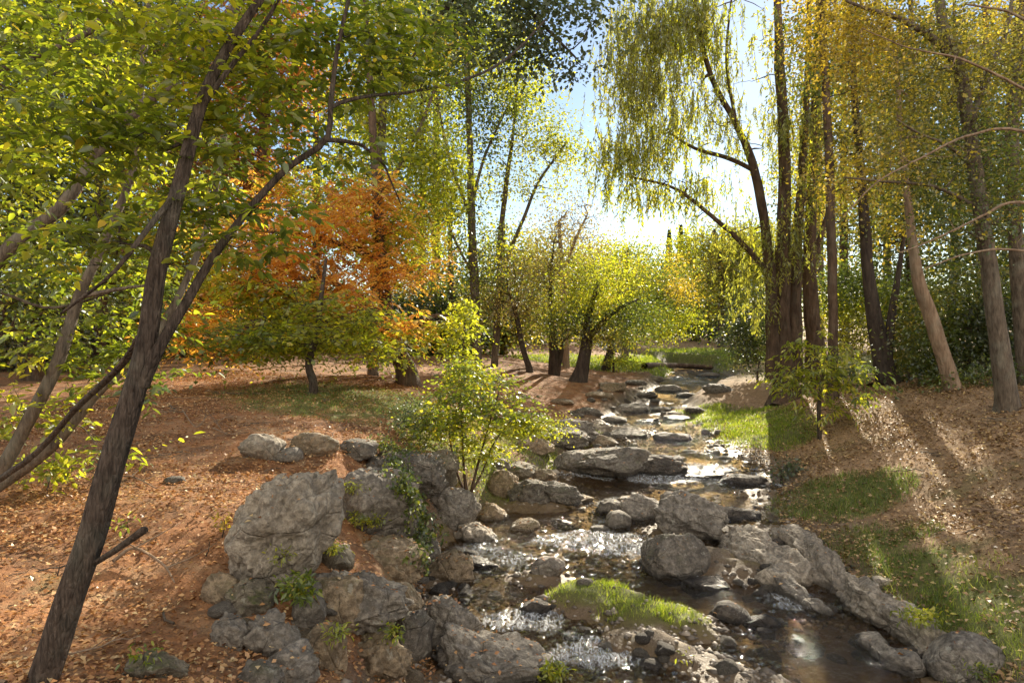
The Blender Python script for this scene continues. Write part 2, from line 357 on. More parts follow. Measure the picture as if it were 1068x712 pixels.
GREEN = [(875,520,1.2,1.1,.8),(920,565,.8,.6,.6),(950,590,1.0,.7,.6),(1000,640,.9,.6,.7),(985,625,.7,.7,.7),(1040,660,.8,.7,.7),(765,436,1.6,3.2,1.0),(800,450,1.3,1.8,.9),(620,612,.6,.35,1.0),(670,630,.6,.35,1.0),(715,645,.35,.25,.9),
         (370,415,3.2,2.6,.65),(330,425,2,1.2,.5),(510,480,.9,1.2,.7),(540,455,1.2,1.6,.6),(470,470,1.2,1.2,.5),(620,378,5,5,.9),(730,380,5,7,1.0),(690,383,3,5,.9),(610,455,.9,1.3,.5),(575,700,.4,.3,.7),(1045,375,12,14,.8),
         (60,610,.4,.3,.3),(110,500,.6,.6,.25),(870,470,1.2,1.0,.35),(1020,505,1.0,.8,.3)]
gm = green_mask(XX, YY)
wl_ = W0(YY)
wet = sst(.22, .02, ZZ - wl_) * (sst(-2.0, -.6, sx_))
side = sst(-.3, .3, XX - (np.interp(YY, EY, EL_) + np.interp(YY, EY, ER)) / 2)
gravel = sst(-1.5, -.25, sx_ + .5 * n2(XX, YY, 1.1, 3, 61)) * sst(.75, .25, ZZ - wl_)
s = NT('ground_soil'); v = s.coord()
n_a = s.noise(v, .7, 5, .6); n_b = s.noise(v, 9, 6, .7, .3); n_c = s.noise(v, 55, 4, .7); n_d = s.noise(v, 2.5, 6, .7)
cl = s.mix(s.ramp(n_b, [(.3, 0.), (.7, 1.)]), (.20, .085, .035), (.46, .22, .095)); cl = s.mix(s.ramp(n_d, [(.45, 0.), (.7, 1.)]), cl, (.38, .25, .14)); cl = s.mix(s.ramp(s.noise(v, 1.1, 5, .7, .6), [(.48, 0.), (.64, .75)]), cl, (.11, .055, .03))
cr = s.mix(s.ramp(n_b, [(.3, 0.), (.7, 1.)]), (.22, .135, .07), (.52, .34, .19)); cr = s.mix(s.ramp(n_a, [(.45, 0.), (.65, 1.)]), cr, (.28, .185, .10))
c = s.mix(s.attr('side'), cl, cr)
cg = s.mix(s.ramp(n_c, [(.35, 0.), (.65, 1.)]), (.075, .055, .036), (.25, .20, .145)); cg = s.mix(s.ramp(n_d, [(.5, 0.), (.62, 1.)]), cg, (.17, .14, .06))
c = s.mix(s.attr('gravel'), c, cg)
gr = s.mix(s.ramp(n_b, [(.3, 0.), (.7, 1.)]), (.06, .075, .018), (.17, .19, .035))
c = s.mix(s.ramp(s.math('ADD', s.attr('green'), s.math('MULTIPLY', s.math('SUBTRACT', n_d, .5), .9)), [(.25, 0.), (.55, .9)]), c, gr)
c = s.mix(s.math('MULTIPLY', s.ramp(n_c, [(.38, 1.), (.5, 0.)]), .5), c, (.05, .035, .025))
c = s.mix(s.math('MULTIPLY', s.attr('wet'), .72), c, (.15, .095, .048))
ro = s.math('SUBTRACT', .92, s.math('MULTIPLY', s.attr('wet'), .5))
h = s.math('ADD', n_b, s.math('MULTIPLY', n_c, .5))
s.pbr(c, ro, s.bump(h, .8, .035), .3)
ground = add_mesh('ground', np.stack([XX, YY, ZZ], -1).reshape(-1, 3), [GF], s.m, None, True,
   attrs={'green': gm.ravel(), 'wet': wet.ravel(), 'side': side.ravel(), 'gravel': gravel.ravel()})
tag(ground, kind='structure')
# ------------------------------------------------------------------ water
wy = axis([(-12, 3.6, .4), (3.6, 12, .035), (12, 20, .06), (20, 48, .15), (48, 108, 2)]); wt = np.linspace(0, 1, 230)
L_ = np.interp(wy, EY, EL_) - 1.0; R_ = np.interp(wy, EY, ER) + 1.0
WX = L_[:, None] + (R_ - L_)[:, None] * wt; WY = np.repeat(wy[:, None], len(wt), 1)
q = np.stack([WX * 1.0, WY * .8, WX * 0], -1)
rap = sst(.0, .5, n2(WX, WY, .8, 2, 77) + .15) ; WYn = WY + .9 * n2(WX, WY, .8, 3, 81) + .25 * (WX - 3); cas = sst(13.8, 14.8, WYn) * sst(16.6, 15.6, WYn); cas = np.maximum(cas, sst(9.4, 10.2, WYn) * sst(11.6, 10.6, WYn) * .5); cas *= sst(-.35, .3, n2(WX, WY, 1.3, 3, 82) + .1)
pool = np.zeros_like(WX)
for px, py, rx, ry in ((600, 505, 1.0, 1.1), (740, 465, .8, 1.3), (570, 545, .8, .7), (870, 690, .9, .8), (540, 620, .7, .9), (800, 535, .8, .9)):
    g = G(px, py); pool = np.maximum(pool, np.exp(-(((WX - g[0]) / rx) ** 2 + ((WY - g[1]) / ry) ** 2) ** 2))
rif = np.zeros_like(WX); vx = .55 * n2(WX, WY, 1.4, 3, 84); vy = .8 * n2(WX, WY, 1.1, 3, 85)
for px, py, rx, ry in ((520, 590, 1.1, .8), (600, 690, 1.0, .7), (560, 640, .7, .5), (700, 492, 1.4, .8), (740, 475, .6, 1.2), (725, 615, .7, .5), (770, 600, .6, .5), (650, 530, .8, .8), (720, 425, 1.0, 3), (715, 400, 2, 6), (640, 580, .9, .6), (840, 640, .8, .6)):
    g = G(px, py); rif = np.maximum(rif, np.exp(-(((WX + vx - g[0]) / rx) ** 2 + ((WY + vy - g[1]) / ry) ** 2)))
pool = pool * (1 - rif)
act = np.clip((.35 + .5 * rap + cas + .6 * rif) * (1 - .7 * pool), 0, 1.5)
WZ = W0(WY) + act * (.020 * fbm(q * 8, 3, 70) + .014 * (1 - np.abs(fbm(q * np.array([9, 13, 1]), 2, 73)) * 3))
idx = np.arange(WX.size).reshape(WX.shape)
WF = np.stack([idx[:-1, :-1], idx[:-1, 1:], idx[1:, 1:], idx[1:, :-1]], -1).reshape(-1, 4)
s = NT('water_surface'); v = s.coord((1, .8, 1)); at = s.attr('act')
h1 = s.noise(v, 14, 4, .7, .8); h2 = s.noise(v, 48, 3, .65, .6)
hh = s.math('MULTIPLY', s.math('ADD', h1, s.math('MULTIPLY', h2, .5)), s.math('ADD', s.math('MULTIPLY', at, 1.0), .30))
bn = s.bump(hh, 1.0, .085)
fr = s.n('ShaderNodeFresnel'); fr.inputs[0].default_value = 1.33; s.l(bn, fr.inputs['Normal'])
tr = s.n('ShaderNodeBsdfTransparent'); tr.inputs[0].default_value = (.84, .70, .47, 1)
gl = s.n('ShaderNodeBsdfGlossy'); gl.inputs['Roughness'].default_value = .045; gl.inputs[0].default_value = (1, 1, 1, 1); s.l(bn, gl.inputs['Normal'])
mx = s.n('ShaderNodeMixShader'); s.l(s.math('MULTIPLY', fr.outputs[0], 1.35), mx.inputs[0]); s.l(tr.outputs[0], mx.inputs[1]); s.l(gl.outputs[0], mx.inputs[2])
fo = s.n('ShaderNodeBsdfDiffuse'); fo.inputs[0].default_value = (.75, .76, .76, 1)
ff = s.math('MULTIPLY', s.ramp(s.math('MULTIPLY', s.noise(s.coord((1.7, .6, 1)), 15, 6, .72, 1.0), s.attr('foam')), [(.50, 0.), (.78, 1.)]), .6)
m2 = s.n('ShaderNodeMixShader'); s.l(ff, m2.inputs[0]); s.l(mx.outputs[0], m2.inputs[1]); s.l(fo.outputs[0], m2.inputs[2]); s.l(m2.outputs[0], s.out.inputs[0])
water = add_mesh('water', np.stack([WX, WY, WZ], -1).reshape(-1, 3), [WF], s.m, None, True, attrs={'act': act.ravel(), 'foam': np.clip(cas * .9 + .45 * act + .7 * rif, 0, 1.2).ravel()})
tag(water, kind='structure')
# ------------------------------------------------------------------ rocks
_ico = {}
def ico(n):
    if n not in _ico:
        bm = bmesh.new(); bmesh.ops.create_icosphere(bm, subdivisions=n, radius=1)
        _ico[n] = (np.array([v.co[:] for v in bm.verts]), np.array([[v.index for v in f.verts] for f in bm.faces])); bm.free()
    return _ico[n]
ROCKS = []; RB_V = []; RB_F = []
def rock(cx, top, bot, wpx, mat, label, group=None, dr=.75, tilt=0, rz=None, sub=4, facets=9, rough=.10, sink=.35, name='boulder', cat='boulder', ribs=0, seed=None, ax=None, lump=0):
    sd = seed if seed is not None else int(cx * 7 + bot); rg = np.random.default_rng(sd)
    mid = (top + bot) / 2; a_ang = math.atan((mid - HY) / F); g = G(cx, min(bot, 711 + 0)); Y = g[1]
    for _ in range(5):
        a = wpx / F * Y / 2; b = a * dr; vv = (bot - top) / F * Y / 2
        c_ = math.sqrt(max(vv * vv - (b * math.sin(a_ang)) ** 2, (.5 * vv) ** 2)) / math.cos(a_ang)
        x = (cx - CX) / F * _ys; z = H - (mid - HY) / F * _ys
        hit = np.nonzero(gz(x, _ys) + c_ * (1 - 2 * sink) >= z)[0]; Y = _ys[hit[0]] if len(hit) else Y
    if ax: a = ax[0] / F * Y / 2; c_ = ax[1] / F * Y / 2; b = c_ * 1.25
    else: a *= 1.1; c_ *= 1.05; b *= 1.15
    V, Fc = ico(sub); P = V.copy()
    P = P * (1 / (np.sum(np.abs(P) ** 2.5, 1) ** (1 / 2.5)))[:, None] * .97
    if group == LB: facets = min(facets, 6)
    for _ in range(facets):
        n = unit(rg.normal(size=3) * np.array([1, 1, .8])); hgt = rg.uniform(.62, .88); dd = P @ n - hgt; P = P - np.outer(np.maximum(dd, 0) * .85, n)
    off = rg.random(3) * 50
    disp = rough * 1.2 * (np.abs(fbm(V * 2.1 + off + 4, 4, 31)) * 2.2 - .4) + rough * .5 * fbm(V * 9 + off, 3, 19) + rough * 1.5 * fbm(V * 1.3 + off, 3, 3) + rough * .7 * fbm(V * 4 + off, 4, 9) - rough * .9 * np.maximum(0, .22 - np.abs(fbm(V * 1.7 + off + 9, 2, 5))) / .22 * .6
    if lump: disp = disp + lump * (np.abs(fbm(V * np.array([1.5, 1.5, 1.1]) + off + 2, 2, 51)) * 3 - .7) + lump * .5 * (np.abs(noise(V * 3 + off, 52)) * 2 - .6)
    ribs = min(ribs, .14)
    if ribs: disp = disp + ribs * np.abs(noise((V * np.array([1.2, 1.2, 5.0])) @ np.array([[1, 0, 0], [0, .8, .6], [0, -.6, .8]]) + off, 2))
    P = P * (1 + disp)[:, None]
    P = P / np.abs(P).max(0)
    rz = rg.uniform(-.3, .3) if rz is None else R(rz)
    P = P * np.array([a, b, c_]); t = R(tilt)
    Rt = np.array([[math.cos(t), 0, -math.sin(t)], [0, 1, 0], [math.sin(t), 0, math.cos(t)]])
    Rz = np.array([[math.cos(rz), -math.sin(rz), 0], [math.sin(rz), math.cos(rz), 0], [0, 0, 1]])
    P = P @ Rt.T @ Rz.T
    cen = np.array([(cx - CX) / F * Y, Y, H - (mid - HY) / F * Y])
    Wp = P + cen; Wz = Wp[:, 2]
    o = add_mesh(name, P, [Fc], RM[mat], None, True, attrs={'wetline': sst(.075, .03, Wz - W0(Wp[:, 1]) + .03 * noise(Wp * 5)) * (np.minimum(Wp[:, 0] - np.interp(Wp[:, 1], EY, EL_), np.interp(Wp[:, 1], EY, ER) - Wp[:, 0]) > -.5)}); o.location = cen
    RB_V.append(Wp); RB_F.append(Fc)
    tag(o, label, cat, group); ROCKS.append((cen, a, b, c_)); return o
def ridge(p1, p2, width, height, mat, label, group, seed, sub=6, rough=.12, name='rock_ridge', lift=.1):
    A, B = G(*p1), G(*p2); c = (A + B) / 2; L = np.linalg.norm((B - A)[:2]) / 2; an = math.atan2(B[1] - A[1], B[0] - A[0]); rg = np.random.default_rng(seed)
    V, Fc = ico(sub); P = V * (1 / (np.sum(np.abs(V) ** 3.5, 1) ** (1 / 3.5)))[:, None]
    for _ in range(8):
        n = unit(rg.normal(size=3)); dd = P @ n - rg.uniform(.75, .95); P = P - np.outer(np.maximum(dd, 0) * .8, n)
    P = P * np.array([L, width / 2, height]); off = rg.random(3) * 30
    q = P * np.array([1.6, 5, 5]) + off
    nr = unit(V / np.array([L, width / 2, height]))
    P = P + nr * (rough * (np.abs(fbm(q, 4, 3)) * 1.6 - .3) * .9 + .05 * fbm(P * 9 + off, 3, 5) + .14 * noise(P * np.array([.9, 0, 0]) + off, 8)[:, None].ravel() * np.abs(V[:, 2]))[:, None]
    P[:, 1] += .12 * noise(P * np.array([1.3, 0, 0]) + off, 15)
    ca, sa = math.cos(an), math.sin(an); P = P @ np.array([[ca, sa, 0], [-sa, ca, 0], [0, 0, 1]])
    P[:, 2] += (B[2] - A[2]) / 2 * ((P[:, 0] * ca + P[:, 1] * sa) / L)
    Wp = P + np.array([c[0], c[1], c[2] + lift]); Wz = Wp[:, 2]; RB_V.append(Wp); RB_F.append(Fc)
    o = add_mesh(name, P, [Fc], RM[mat], None, True, attrs={'wetline': sst(.075, .03, Wz - W0(Wp[:, 1]) + .03 * noise(Wp * 5)) * (np.minimum(Wp[:, 0] - np.interp(Wp[:, 1], EY, EL_), np.interp(Wp[:, 1], EY, ER) - Wp[:, 0]) > -.5)}); o.location = (c[0], c[1], c[2] + lift); tag(o, label, 'boulder', group); return o
LB = 'boulders of the left bank outcrop'; SB = 'stones in the stream'
rock(299, 478, 622, 124, 'pale', 'largest pale grey boulder leaning on the left bank, tallest of the outcrop', LB, tilt=60, sub=7, rough=.07, facets=2, sink=.22, dr=.8, rz=0, ax=(156, 104), seed=31, lump=.12)
rock(388, 488, 575, 98, 'grey', 'grey boulder with green weeds on its face right of the tallest boulder', LB, sub=5, tilt=-8, lump=.07)
rock(420, 470, 520, 92, 'dark', 'shaded boulder under the dark shrub at the top of the outcrop', LB, sub=5)
rock(468, 503, 556, 54, 'grey', 'rounded boulder beneath the stems of the leafy bush', LB, sub=5, tilt=30, facets=4)
rock(447, 470, 512, 60, 'moss', 'mossy boulder left of the leafy bush stems', LB, sub=5)
rock(405, 560, 612, 84, 'tan', 'flat tan boulder in the middle of the outcrop', LB, sub=5, sink=.45)
rock(372, 590, 668, 106, 'grey', 'dark grey rounded boulder below the weeds, in the middle of the outcrop', LB, sub=6, rough=.13, tilt=-12, lump=.07)
rock(340, 652, 712, 44, 'tan', 'small upright tan boulder below the dark grey rounded boulder', LB, sub=5)
rock(392, 655, 712, 70, 'tan', 'knobbly tan boulder between the upright tan boulder and the stream', LB, sub=5, rough=.18)
rock(470, 624, 694, 72, 'grey', 'steep grey boulder at the water edge above the broad one', LB, sub=6, tilt=-25, rough=.1)
rock(512, 664, 735, 122, 'grey', 'broad grey boulder at the bottom of the picture beside the water', LB, sub=6, rough=.11, tilt=-10, lump=.07)
rock(432, 640, 700, 42, 'dark', 'narrow dark boulder wedged left of the steep grey one', LB, sub=4)
rock(262, 605, 645, 50, 'moss', 'low mossy rock under the tallest boulder', LB, sub=5, ribs=.25)
rock(283, 640, 700, 52, 'grey', 'ribbed grey rock low on the left bank', LB, sub=5, ribs=.35, rough=.16, tilt=50)
rock(243, 640, 690, 38, 'grey', 'jagged rock at the foot of the orange slope', LB, sub=5, ribs=.35, rough=.16, tilt=40)
rock(268, 690, 730, 50, 'dark', 'dark rock cut by the bottom edge of the picture left of the tan boulders', LB, sub=4, ribs=.2)
rock(318, 620, 660, 40, 'dark', 'shaded rock in the hollow between the tallest and the rounded boulder', LB, sub=4)
rock(345, 560, 600, 44, 'moss', 'mossy stone tucked below the gap between the two tallest boulders', LB, sub=4)
rock(440, 560, 600, 40, 'dark', 'dark stone under the ivy beside the water', LB, sub=4)
rock(420, 610, 645, 40, 'tan', 'tan stone between the flat tan boulder and the steep grey one', LB, sub=4)
rock(273, 452, 486, 46, 'pale', 'angular pale rock behind the tallest boulder on the orange slope', LB, sub=4)
rock(328, 450, 478, 48, 'tan', 'low brown rock on the orange slope behind the outcrop', LB, sub=4)
rock(372, 458, 482, 50, 'dark', 'low dark rock at the back of the outcrop under weeds', LB, sub=4)
rock(300, 466, 484, 30, 'grey', 'small rock between the angular pale rock and the low brown rock', LB, sub=3)
rock(181, 496, 507, 22, 'dark', 'small flat stone alone on the orange slope', None, sub=3, name='stone', cat='stone')
rock(163, 678, 716, 64, 'moss', 'weathered mossy rock in the litter right of the leaning trunk', None, sub=5, rough=.15)
RS = 'stones between the bush and the pools'
rock(524, 492, 532, 40, 'tan', 'leaning tan rock just right of the leafy bush stems', RS, sub=5, tilt=-35)
rock(553, 500, 532, 44, 'dark', 'dark angular rock above the shallow brown pool', RS, sub=5)
rock(583, 503, 533, 42, 'dark', 'dark wedge of rock with its point towards the white water', RS, sub=5, tilt=-15)
rock(498, 545, 575, 50, 'pale', 'pale slab at the foot of the rounded boulder beside the stream', RS, sub=5, sink=.4)
rock(513, 525, 550, 34, 'tan', 'small tan slab under the leaning tan rock', RS, sub=4)
rock(540, 482, 500, 36, 'moss', 'mossy low rock behind the dark angular rock', RS, sub=4)
rock(568, 488, 506, 34, 'tan', 'low tan rock on the bank above the dark wedge of rock', RS, sub=4)
rock(522, 478, 492, 24, 'dark', 'small rock in the weeds behind the leaning tan rock', RS, sub=3)
rock(547, 540, 560, 30, 'tan', 'small tan stone at the tip of the shallow brown pool', RS, sub=3)
rock(636, 463, 497, 88, 'dark', 'long humped dark rock damming the brown pool', SB, sub=5, tilt=4, sink=.45)
rock(600, 470, 496, 44, 'grey', 'grey rock at the left end of the long humped dark rock', SB, sub=4)
rock(597, 436, 462, 52, 'grey', 'grey rock heap on the left bank above the pools', SB, sub=5, ribs=.2)
rock(560, 455, 476, 40, 'tan', 'tan rock on the bank left of the grey rock heap', SB, sub=4)
rock(688, 474, 500, 56, 'wet', 'wet dark ledge right of the long humped dark rock', SB, sub=5, ribs=.2, sink=.5)
rock(735, 486, 504, 60, 'wet', 'wet flat rock in the rapids', SB, sub=4, sink=.5)
rock(772, 494, 516, 52, 'wet', 'wet dark rock at the right end of the rapids', SB, sub=4, ribs=.2, sink=.5)
rock(700, 450, 468, 40, 'wet', 'wet flat rock above the greenish pool', SB, sub=4, sink=.5)
rock(652, 446, 462, 48, 'dark', 'low dark slab upstream of the long humped dark rock', SB, sub=4, sink=.5)
rock(704, 556, 611, 64, 'dark', 'round dark boulder standing alone in the middle of the stream', SB, sub=6, facets=4, rough=.045, sink=.28, dr=.85, rz=10)
rock(720, 514, 568, 72, 'grey', 'large grey boulder upstream of the lone round boulder', SB, sub=6, facets=9, tilt=-10, rough=.09, lump=.07)
rock(812, 592, 622, 50, 'pale', 'low pale tail of rock at the lower end of the sloping boulder', SB, sub=4, tilt=-15, sink=.5)
rock(672, 518, 556, 56, 'grey', 'blocky grey rock left of the large grey boulder', SB, sub=5, tilt=-20)
rock(640, 520, 545, 36, 'dark', 'dark rock at the left end of the row across the stream', SB, sub=4)
rock(659, 516, 533, 34, 'tan', 'small tan rock on top of the row across the stream', SB, sub=4)
rock(645, 533, 563, 26, 'grey', 'upright egg shaped stone beside the smallest round stone', SB, facets=3, rough=.04, sub=4)
rock(625, 548, 565, 22, 'grey', 'smallest round stone left of the upright egg shaped stone', SB, facets=2, rough=.03, sub=4)
rock(572, 580, 606, 34, 'grey', 'pointed stone alone in the left channel', SB, sub=4, facets=12)
rock(764, 630, 658, 38, 'wet', 'wet rounded stone in the bright water right of the grass bar', SB, sub=4, tilt=-25, facets=3, rough=.05)
rock(600, 562, 572, 20, 'wet', 'wet pebble left of the lone round boulder', SB, sub=3)
rock(545, 575, 586, 22, 'wet', 'wet pebble upstream of the pointed stone', SB, sub=3)
rock(352, 602, 660, 70, 'tan', 'broad tan shoulder of rock between the tallest and the dark grey rounded boulder', LB, sub=5, sink=.45)
rock(300, 672, 722, 60, 'grey', 'round topped grey rock at the bottom left of the outcrop', LB, sub=5)
rock(230, 598, 640, 40, 'tan', 'low tan rock at the left foot of the tallest boulder', LB, sub=4, sink=.45)
rock(470, 575, 625, 54, 'tan', 'tan slab sloping from the outcrop down to the left channel', LB, sub=5, sink=.45, tilt=-20)
rock(405, 530, 572, 60, 'grey', 'bulging grey rock between the ivy and the flat tan boulder', LB, sub=5)
rock(500, 580, 604, 44, 'wet', 'wet low slab in the left channel beside the outcrop', SB, sub=4, sink=.5)
rock(735, 600, 622, 46, 'wet', 'wet low slab below the lone round boulder', SB, sub=4, sink=.5)
rock(590, 540, 556, 34, 'wet', 'wet flat stone in the left channel above the smallest round stone', SB, sub=4, sink=.5)
rock(560, 625, 648, 40, 'wet', 'wet flat rock left of the grass bar', SB, sub=4, sink=.5)
rock(800, 640, 668, 50, 'wet', 'wet slab in the right channel under the sloping boulder', SB, sub=4, sink=.5, tilt=-15)
rock(840, 665, 690, 44, 'wet', 'wet slab in the right channel near the bottom of the picture', SB, sub=4, sink=.5, tilt=-15)
rock(705, 498, 516, 60, 'wet', 'wet slab between the rapids and the large grey boulder', SB, sub=4, sink=.5)
rock(655, 500, 516, 40, 'tan', 'tan flat rock behind the row across the stream', SB, sub=4, sink=.5)
rock(765, 528, 552, 52, 'wet', 'wet slab at the brown pool right of the large grey boulder', SB, sub=4, sink=.5)
rock(600, 515, 530, 36, 'tan', 'tan flat stone in the shallow brown pool', SB, sub=4, sink=.5)
rock(585, 445, 470, 54, 'dark', 'dark low outcrop on the left bank behind the grey rock heap', SB, sub=5, ribs=.15, sink=.45)
rock(620, 452, 470, 46, 'tan', 'tan low rock between the grey rock heap and the low dark slab', SB, sub=4, sink=.45)
RB = 'rocks of the right bank'
ridge((812, 560), (893, 628), .50, .26, 'pale', 'upper half of the long pale rock ridge on the right bank', RB, 3, lift=.04)
ridge((868, 608), (972, 690), .46, .27, 'pale', 'lower half of the long pale rock ridge on the right bank', RB, 4, lift=.06)
ridge((815, 605), (868, 648), .30, .14, 'grey', 'grey slab dipping into the water below the pale ridge', RB, 5, sub=5, lift=.0)
ridge((885, 668), (965, 705), .26, .13, 'grey', 'low grey slab at the water edge under the lower ridge', RB, 6, sub=5, lift=.0)
ridge((760, 566), (826, 618), .72, .28, 'pale', 'long pale sloping boulder right of the lone round boulder', SB, 7, lift=.06, rough=.14)
rock(1005, 662, 718, 70, 'grey', 'smooth rounded boulder in the grass at the lower right', RB, sub=6, facets=3, rough=.04)
rock(921, 601, 613, 22, 'pale', 'small flat pale stone in the grass above the ridge', RB, sub=3, facets=3, name='stone', cat='stone')
rock(868, 578, 588, 26, 'grey', 'small flat grey stone behind the ridge', RB, sub=3, name='stone', cat='stone')
rock(950, 672, 700, 40, 'wet', 'wet rock beneath the lower ridge next to the smooth boulder', RB, sub=4)
rock(815, 560, 590, 30, 'wet', 'wet rock in the right channel beside the pale sloping boulder', RB, sub=4)
UP = 'rocks upstream in the far reach'
for (cx, t, b, wd, m, lab) in [
 (640,398,411,34,'tan','brown boulder upstream below the paired trunks'),(695,401,414,30,'grey','grey boulder upstream at the bend of the bright water'),
 (668,408,418,36,'dark','dark flat rock upstream between the brown and grey boulders'),(718,408,420,26,'dark','dark rock upstream right of the bright channel'),
 (655,420,433,40,'grey','grey flat rock upstream in the narrow channel'),(690,424,434,26,'dark','small dark rock upstream below the bend'),
 (676,436,446,30,'wet','wet slab upstream of the greenish pool'),(625,408,418,28,'tan','tan rock upstream on the left bank slope'),
 (750,400,414,36,'dark','mossy dark rock upstream on the right bank'),(738,388,396,26,'dark','far small rock at the right edge of the bright water'),
 (704,432,444,28,'grey','grey stone upstream near the mossy right bank'),(612,424,436,32,'dark','dark rock on the left bank above the grey rock heap'),
 (640,434,444,26,'grey','small grey rock upstream left of the wet slab'),(586,415,424,24,'tan','tan stone on the shaded bank under the middle trees'),
 (663,396,404,22,'dark','far dark stone beside the bright water'),(683,392,399,18,'grey','far grey stone in the bright water'),
 (724,424,434,22,'wet','wet stone against the mossy right bank'),(709,392,398,16,'wet','far wet stone in the middle of the bright water')]:
    rock(cx, t, b, wd, m, lab, UP, sub=4 if wd > 28 else 3, sink=.4)
# small stones scattered along both edges
def scatter_stones(n, areas, mats, label, group):
    base = {}
    for i in range(n):
        px0, py0, px1, py1 = areas[i % len(areas)]; px, py = rng.uniform(px0, px1), rng.uniform(py0, py1)
        g = G(px, py); r = rng.uniform(.035, .11) * (1 + .02 * g[1])
        m = mats[i % len(mats)]; k = (m, i % 4)
        if k not in base:
            V, Fc = ico(3); off = rng.random(3) * 40; P = V.copy()
            for _ in range(6):
                nn = unit(rng.normal(size=3)); dd = P @ nn - rng.uniform(.6, .85); P = P - np.outer(np.maximum(dd, 0) * .9, nn)
            P = P * (1 + .12 * fbm(V * 2 + off, 3, 4))[:, None]
            o = add_mesh('stone', P, [Fc], RM[m], None, True); base[k] = o
        else:
            o = base[k].copy(); col.objects.link(o)
        o.location = (g[0], g[1], g[2] + r * .15); o.scale = (r * rng.uniform(.9, 1.5), r, r * rng.uniform(.5, .8)); o.rotation_euler = (0, 0, rng.uniform(0, 6))
        tag(o, label, 'stone', group)
scatter_stones(100, [(455, 575, 560, 600), (560, 565, 690, 600), (440, 600, 520, 640), (600, 560, 680, 610)], ['wet', 'grey'], 'fist sized wet stone in the shallow left channel', 'small stones in the left channel')
scatter_stones(80, [(560, 430, 700, 470), (600, 405, 720, 440), (690, 440, 760, 480)], ['grey', 'dark'], 'small grey stone in the upstream shallows', 'small stones in the upstream shallows')
scatter_stones(90, [(740, 600, 900, 700), (800, 580, 860, 640), (560, 660, 700, 708)], ['wet', 'dark'], 'small dark stone in the right channel below the boulders', 'small stones in the right channel')
scatter_stones(36, [(220, 580, 330, 700), (380, 560, 450, 650), (330, 600, 440, 710)], ['tan', 'grey'], 'small stone wedged among the left bank boulders', 'small stones in the left outcrop')
# loose gravel of the stream bed and its bars
ngr = 26000; yy = 5.5 + 16 * rng.random(ngr) ** 1.5; xl_ = np.interp(yy, EY, EL_) - .7; xr_ = np.interp(yy, EY, ER) + .5; xx = xl_ + (xr_ - xl_) * rng.random(ngr)
kk = n2(xx, yy, 1.3, 3, 96) + rng.normal(0, .25, ngr) > -.12; xx, yy = xx[kk], yy[kk]; zz = gz(xx, yy); kk = (zz > W0(yy) - .12) & ((zz < W0(yy) + .10) | (rng.random(len(zz)) < .12)); xx, yy, zz = xx[kk], yy[kk], zz[kk]; m_ = len(xx)
O8 = np.array([[1, 0, 0], [0, 1, 0], [-1, 0, 0], [0, -1, 0], [0, 0, 1], [0, 0, -1.]]); OF = np.array([[0, 1, 4], [1, 2, 4], [2, 3, 4], [3, 0, 4], [1, 0, 5], [2, 1, 5], [3, 2, 5], [0, 3, 5]])
an_ = rng.uniform(0, 6.28, m_); rr_ = rng.gamma(3, .0075, m_) + .008; PV = np.repeat(O8[None], m_, 0) * (rr_[:, None, None] * np.array([1.2, .9, .6])) * rng.uniform(.7, 1.3, (m_, 6, 1))
cx_, sx2 = np.cos(an_)[:, None], np.sin(an_)[:, None]; PX = PV[..., 0] * cx_ - PV[..., 1] * sx2; PY = PV[..., 0] * sx2 + PV[..., 1] * cx_
PV = np.stack([PX + xx[:, None], PY + yy[:, None], PV[..., 2] + zz[:, None] + rr_[:, None] * .15], -1).reshape(-1, 3)
s = NT('gravel_stone'); c = s.ramp(s.attr('tint'), [(0, (.05, .04, .03)), (.5, (.16, .13, .10)), (1, (.40, .34, .27))]); s.pbr(c, .6, None, .4)
gv = add_mesh('gravel', PV, [(OF[None] + (np.arange(m_) * 6)[:, None, None]).reshape(-1, 3)], s.m, None, True, np.repeat(rng.random(m_), 6)); tag(gv, 'loose brown gravel on the bed and bars of the stream', 'gravel', kind='stuff')
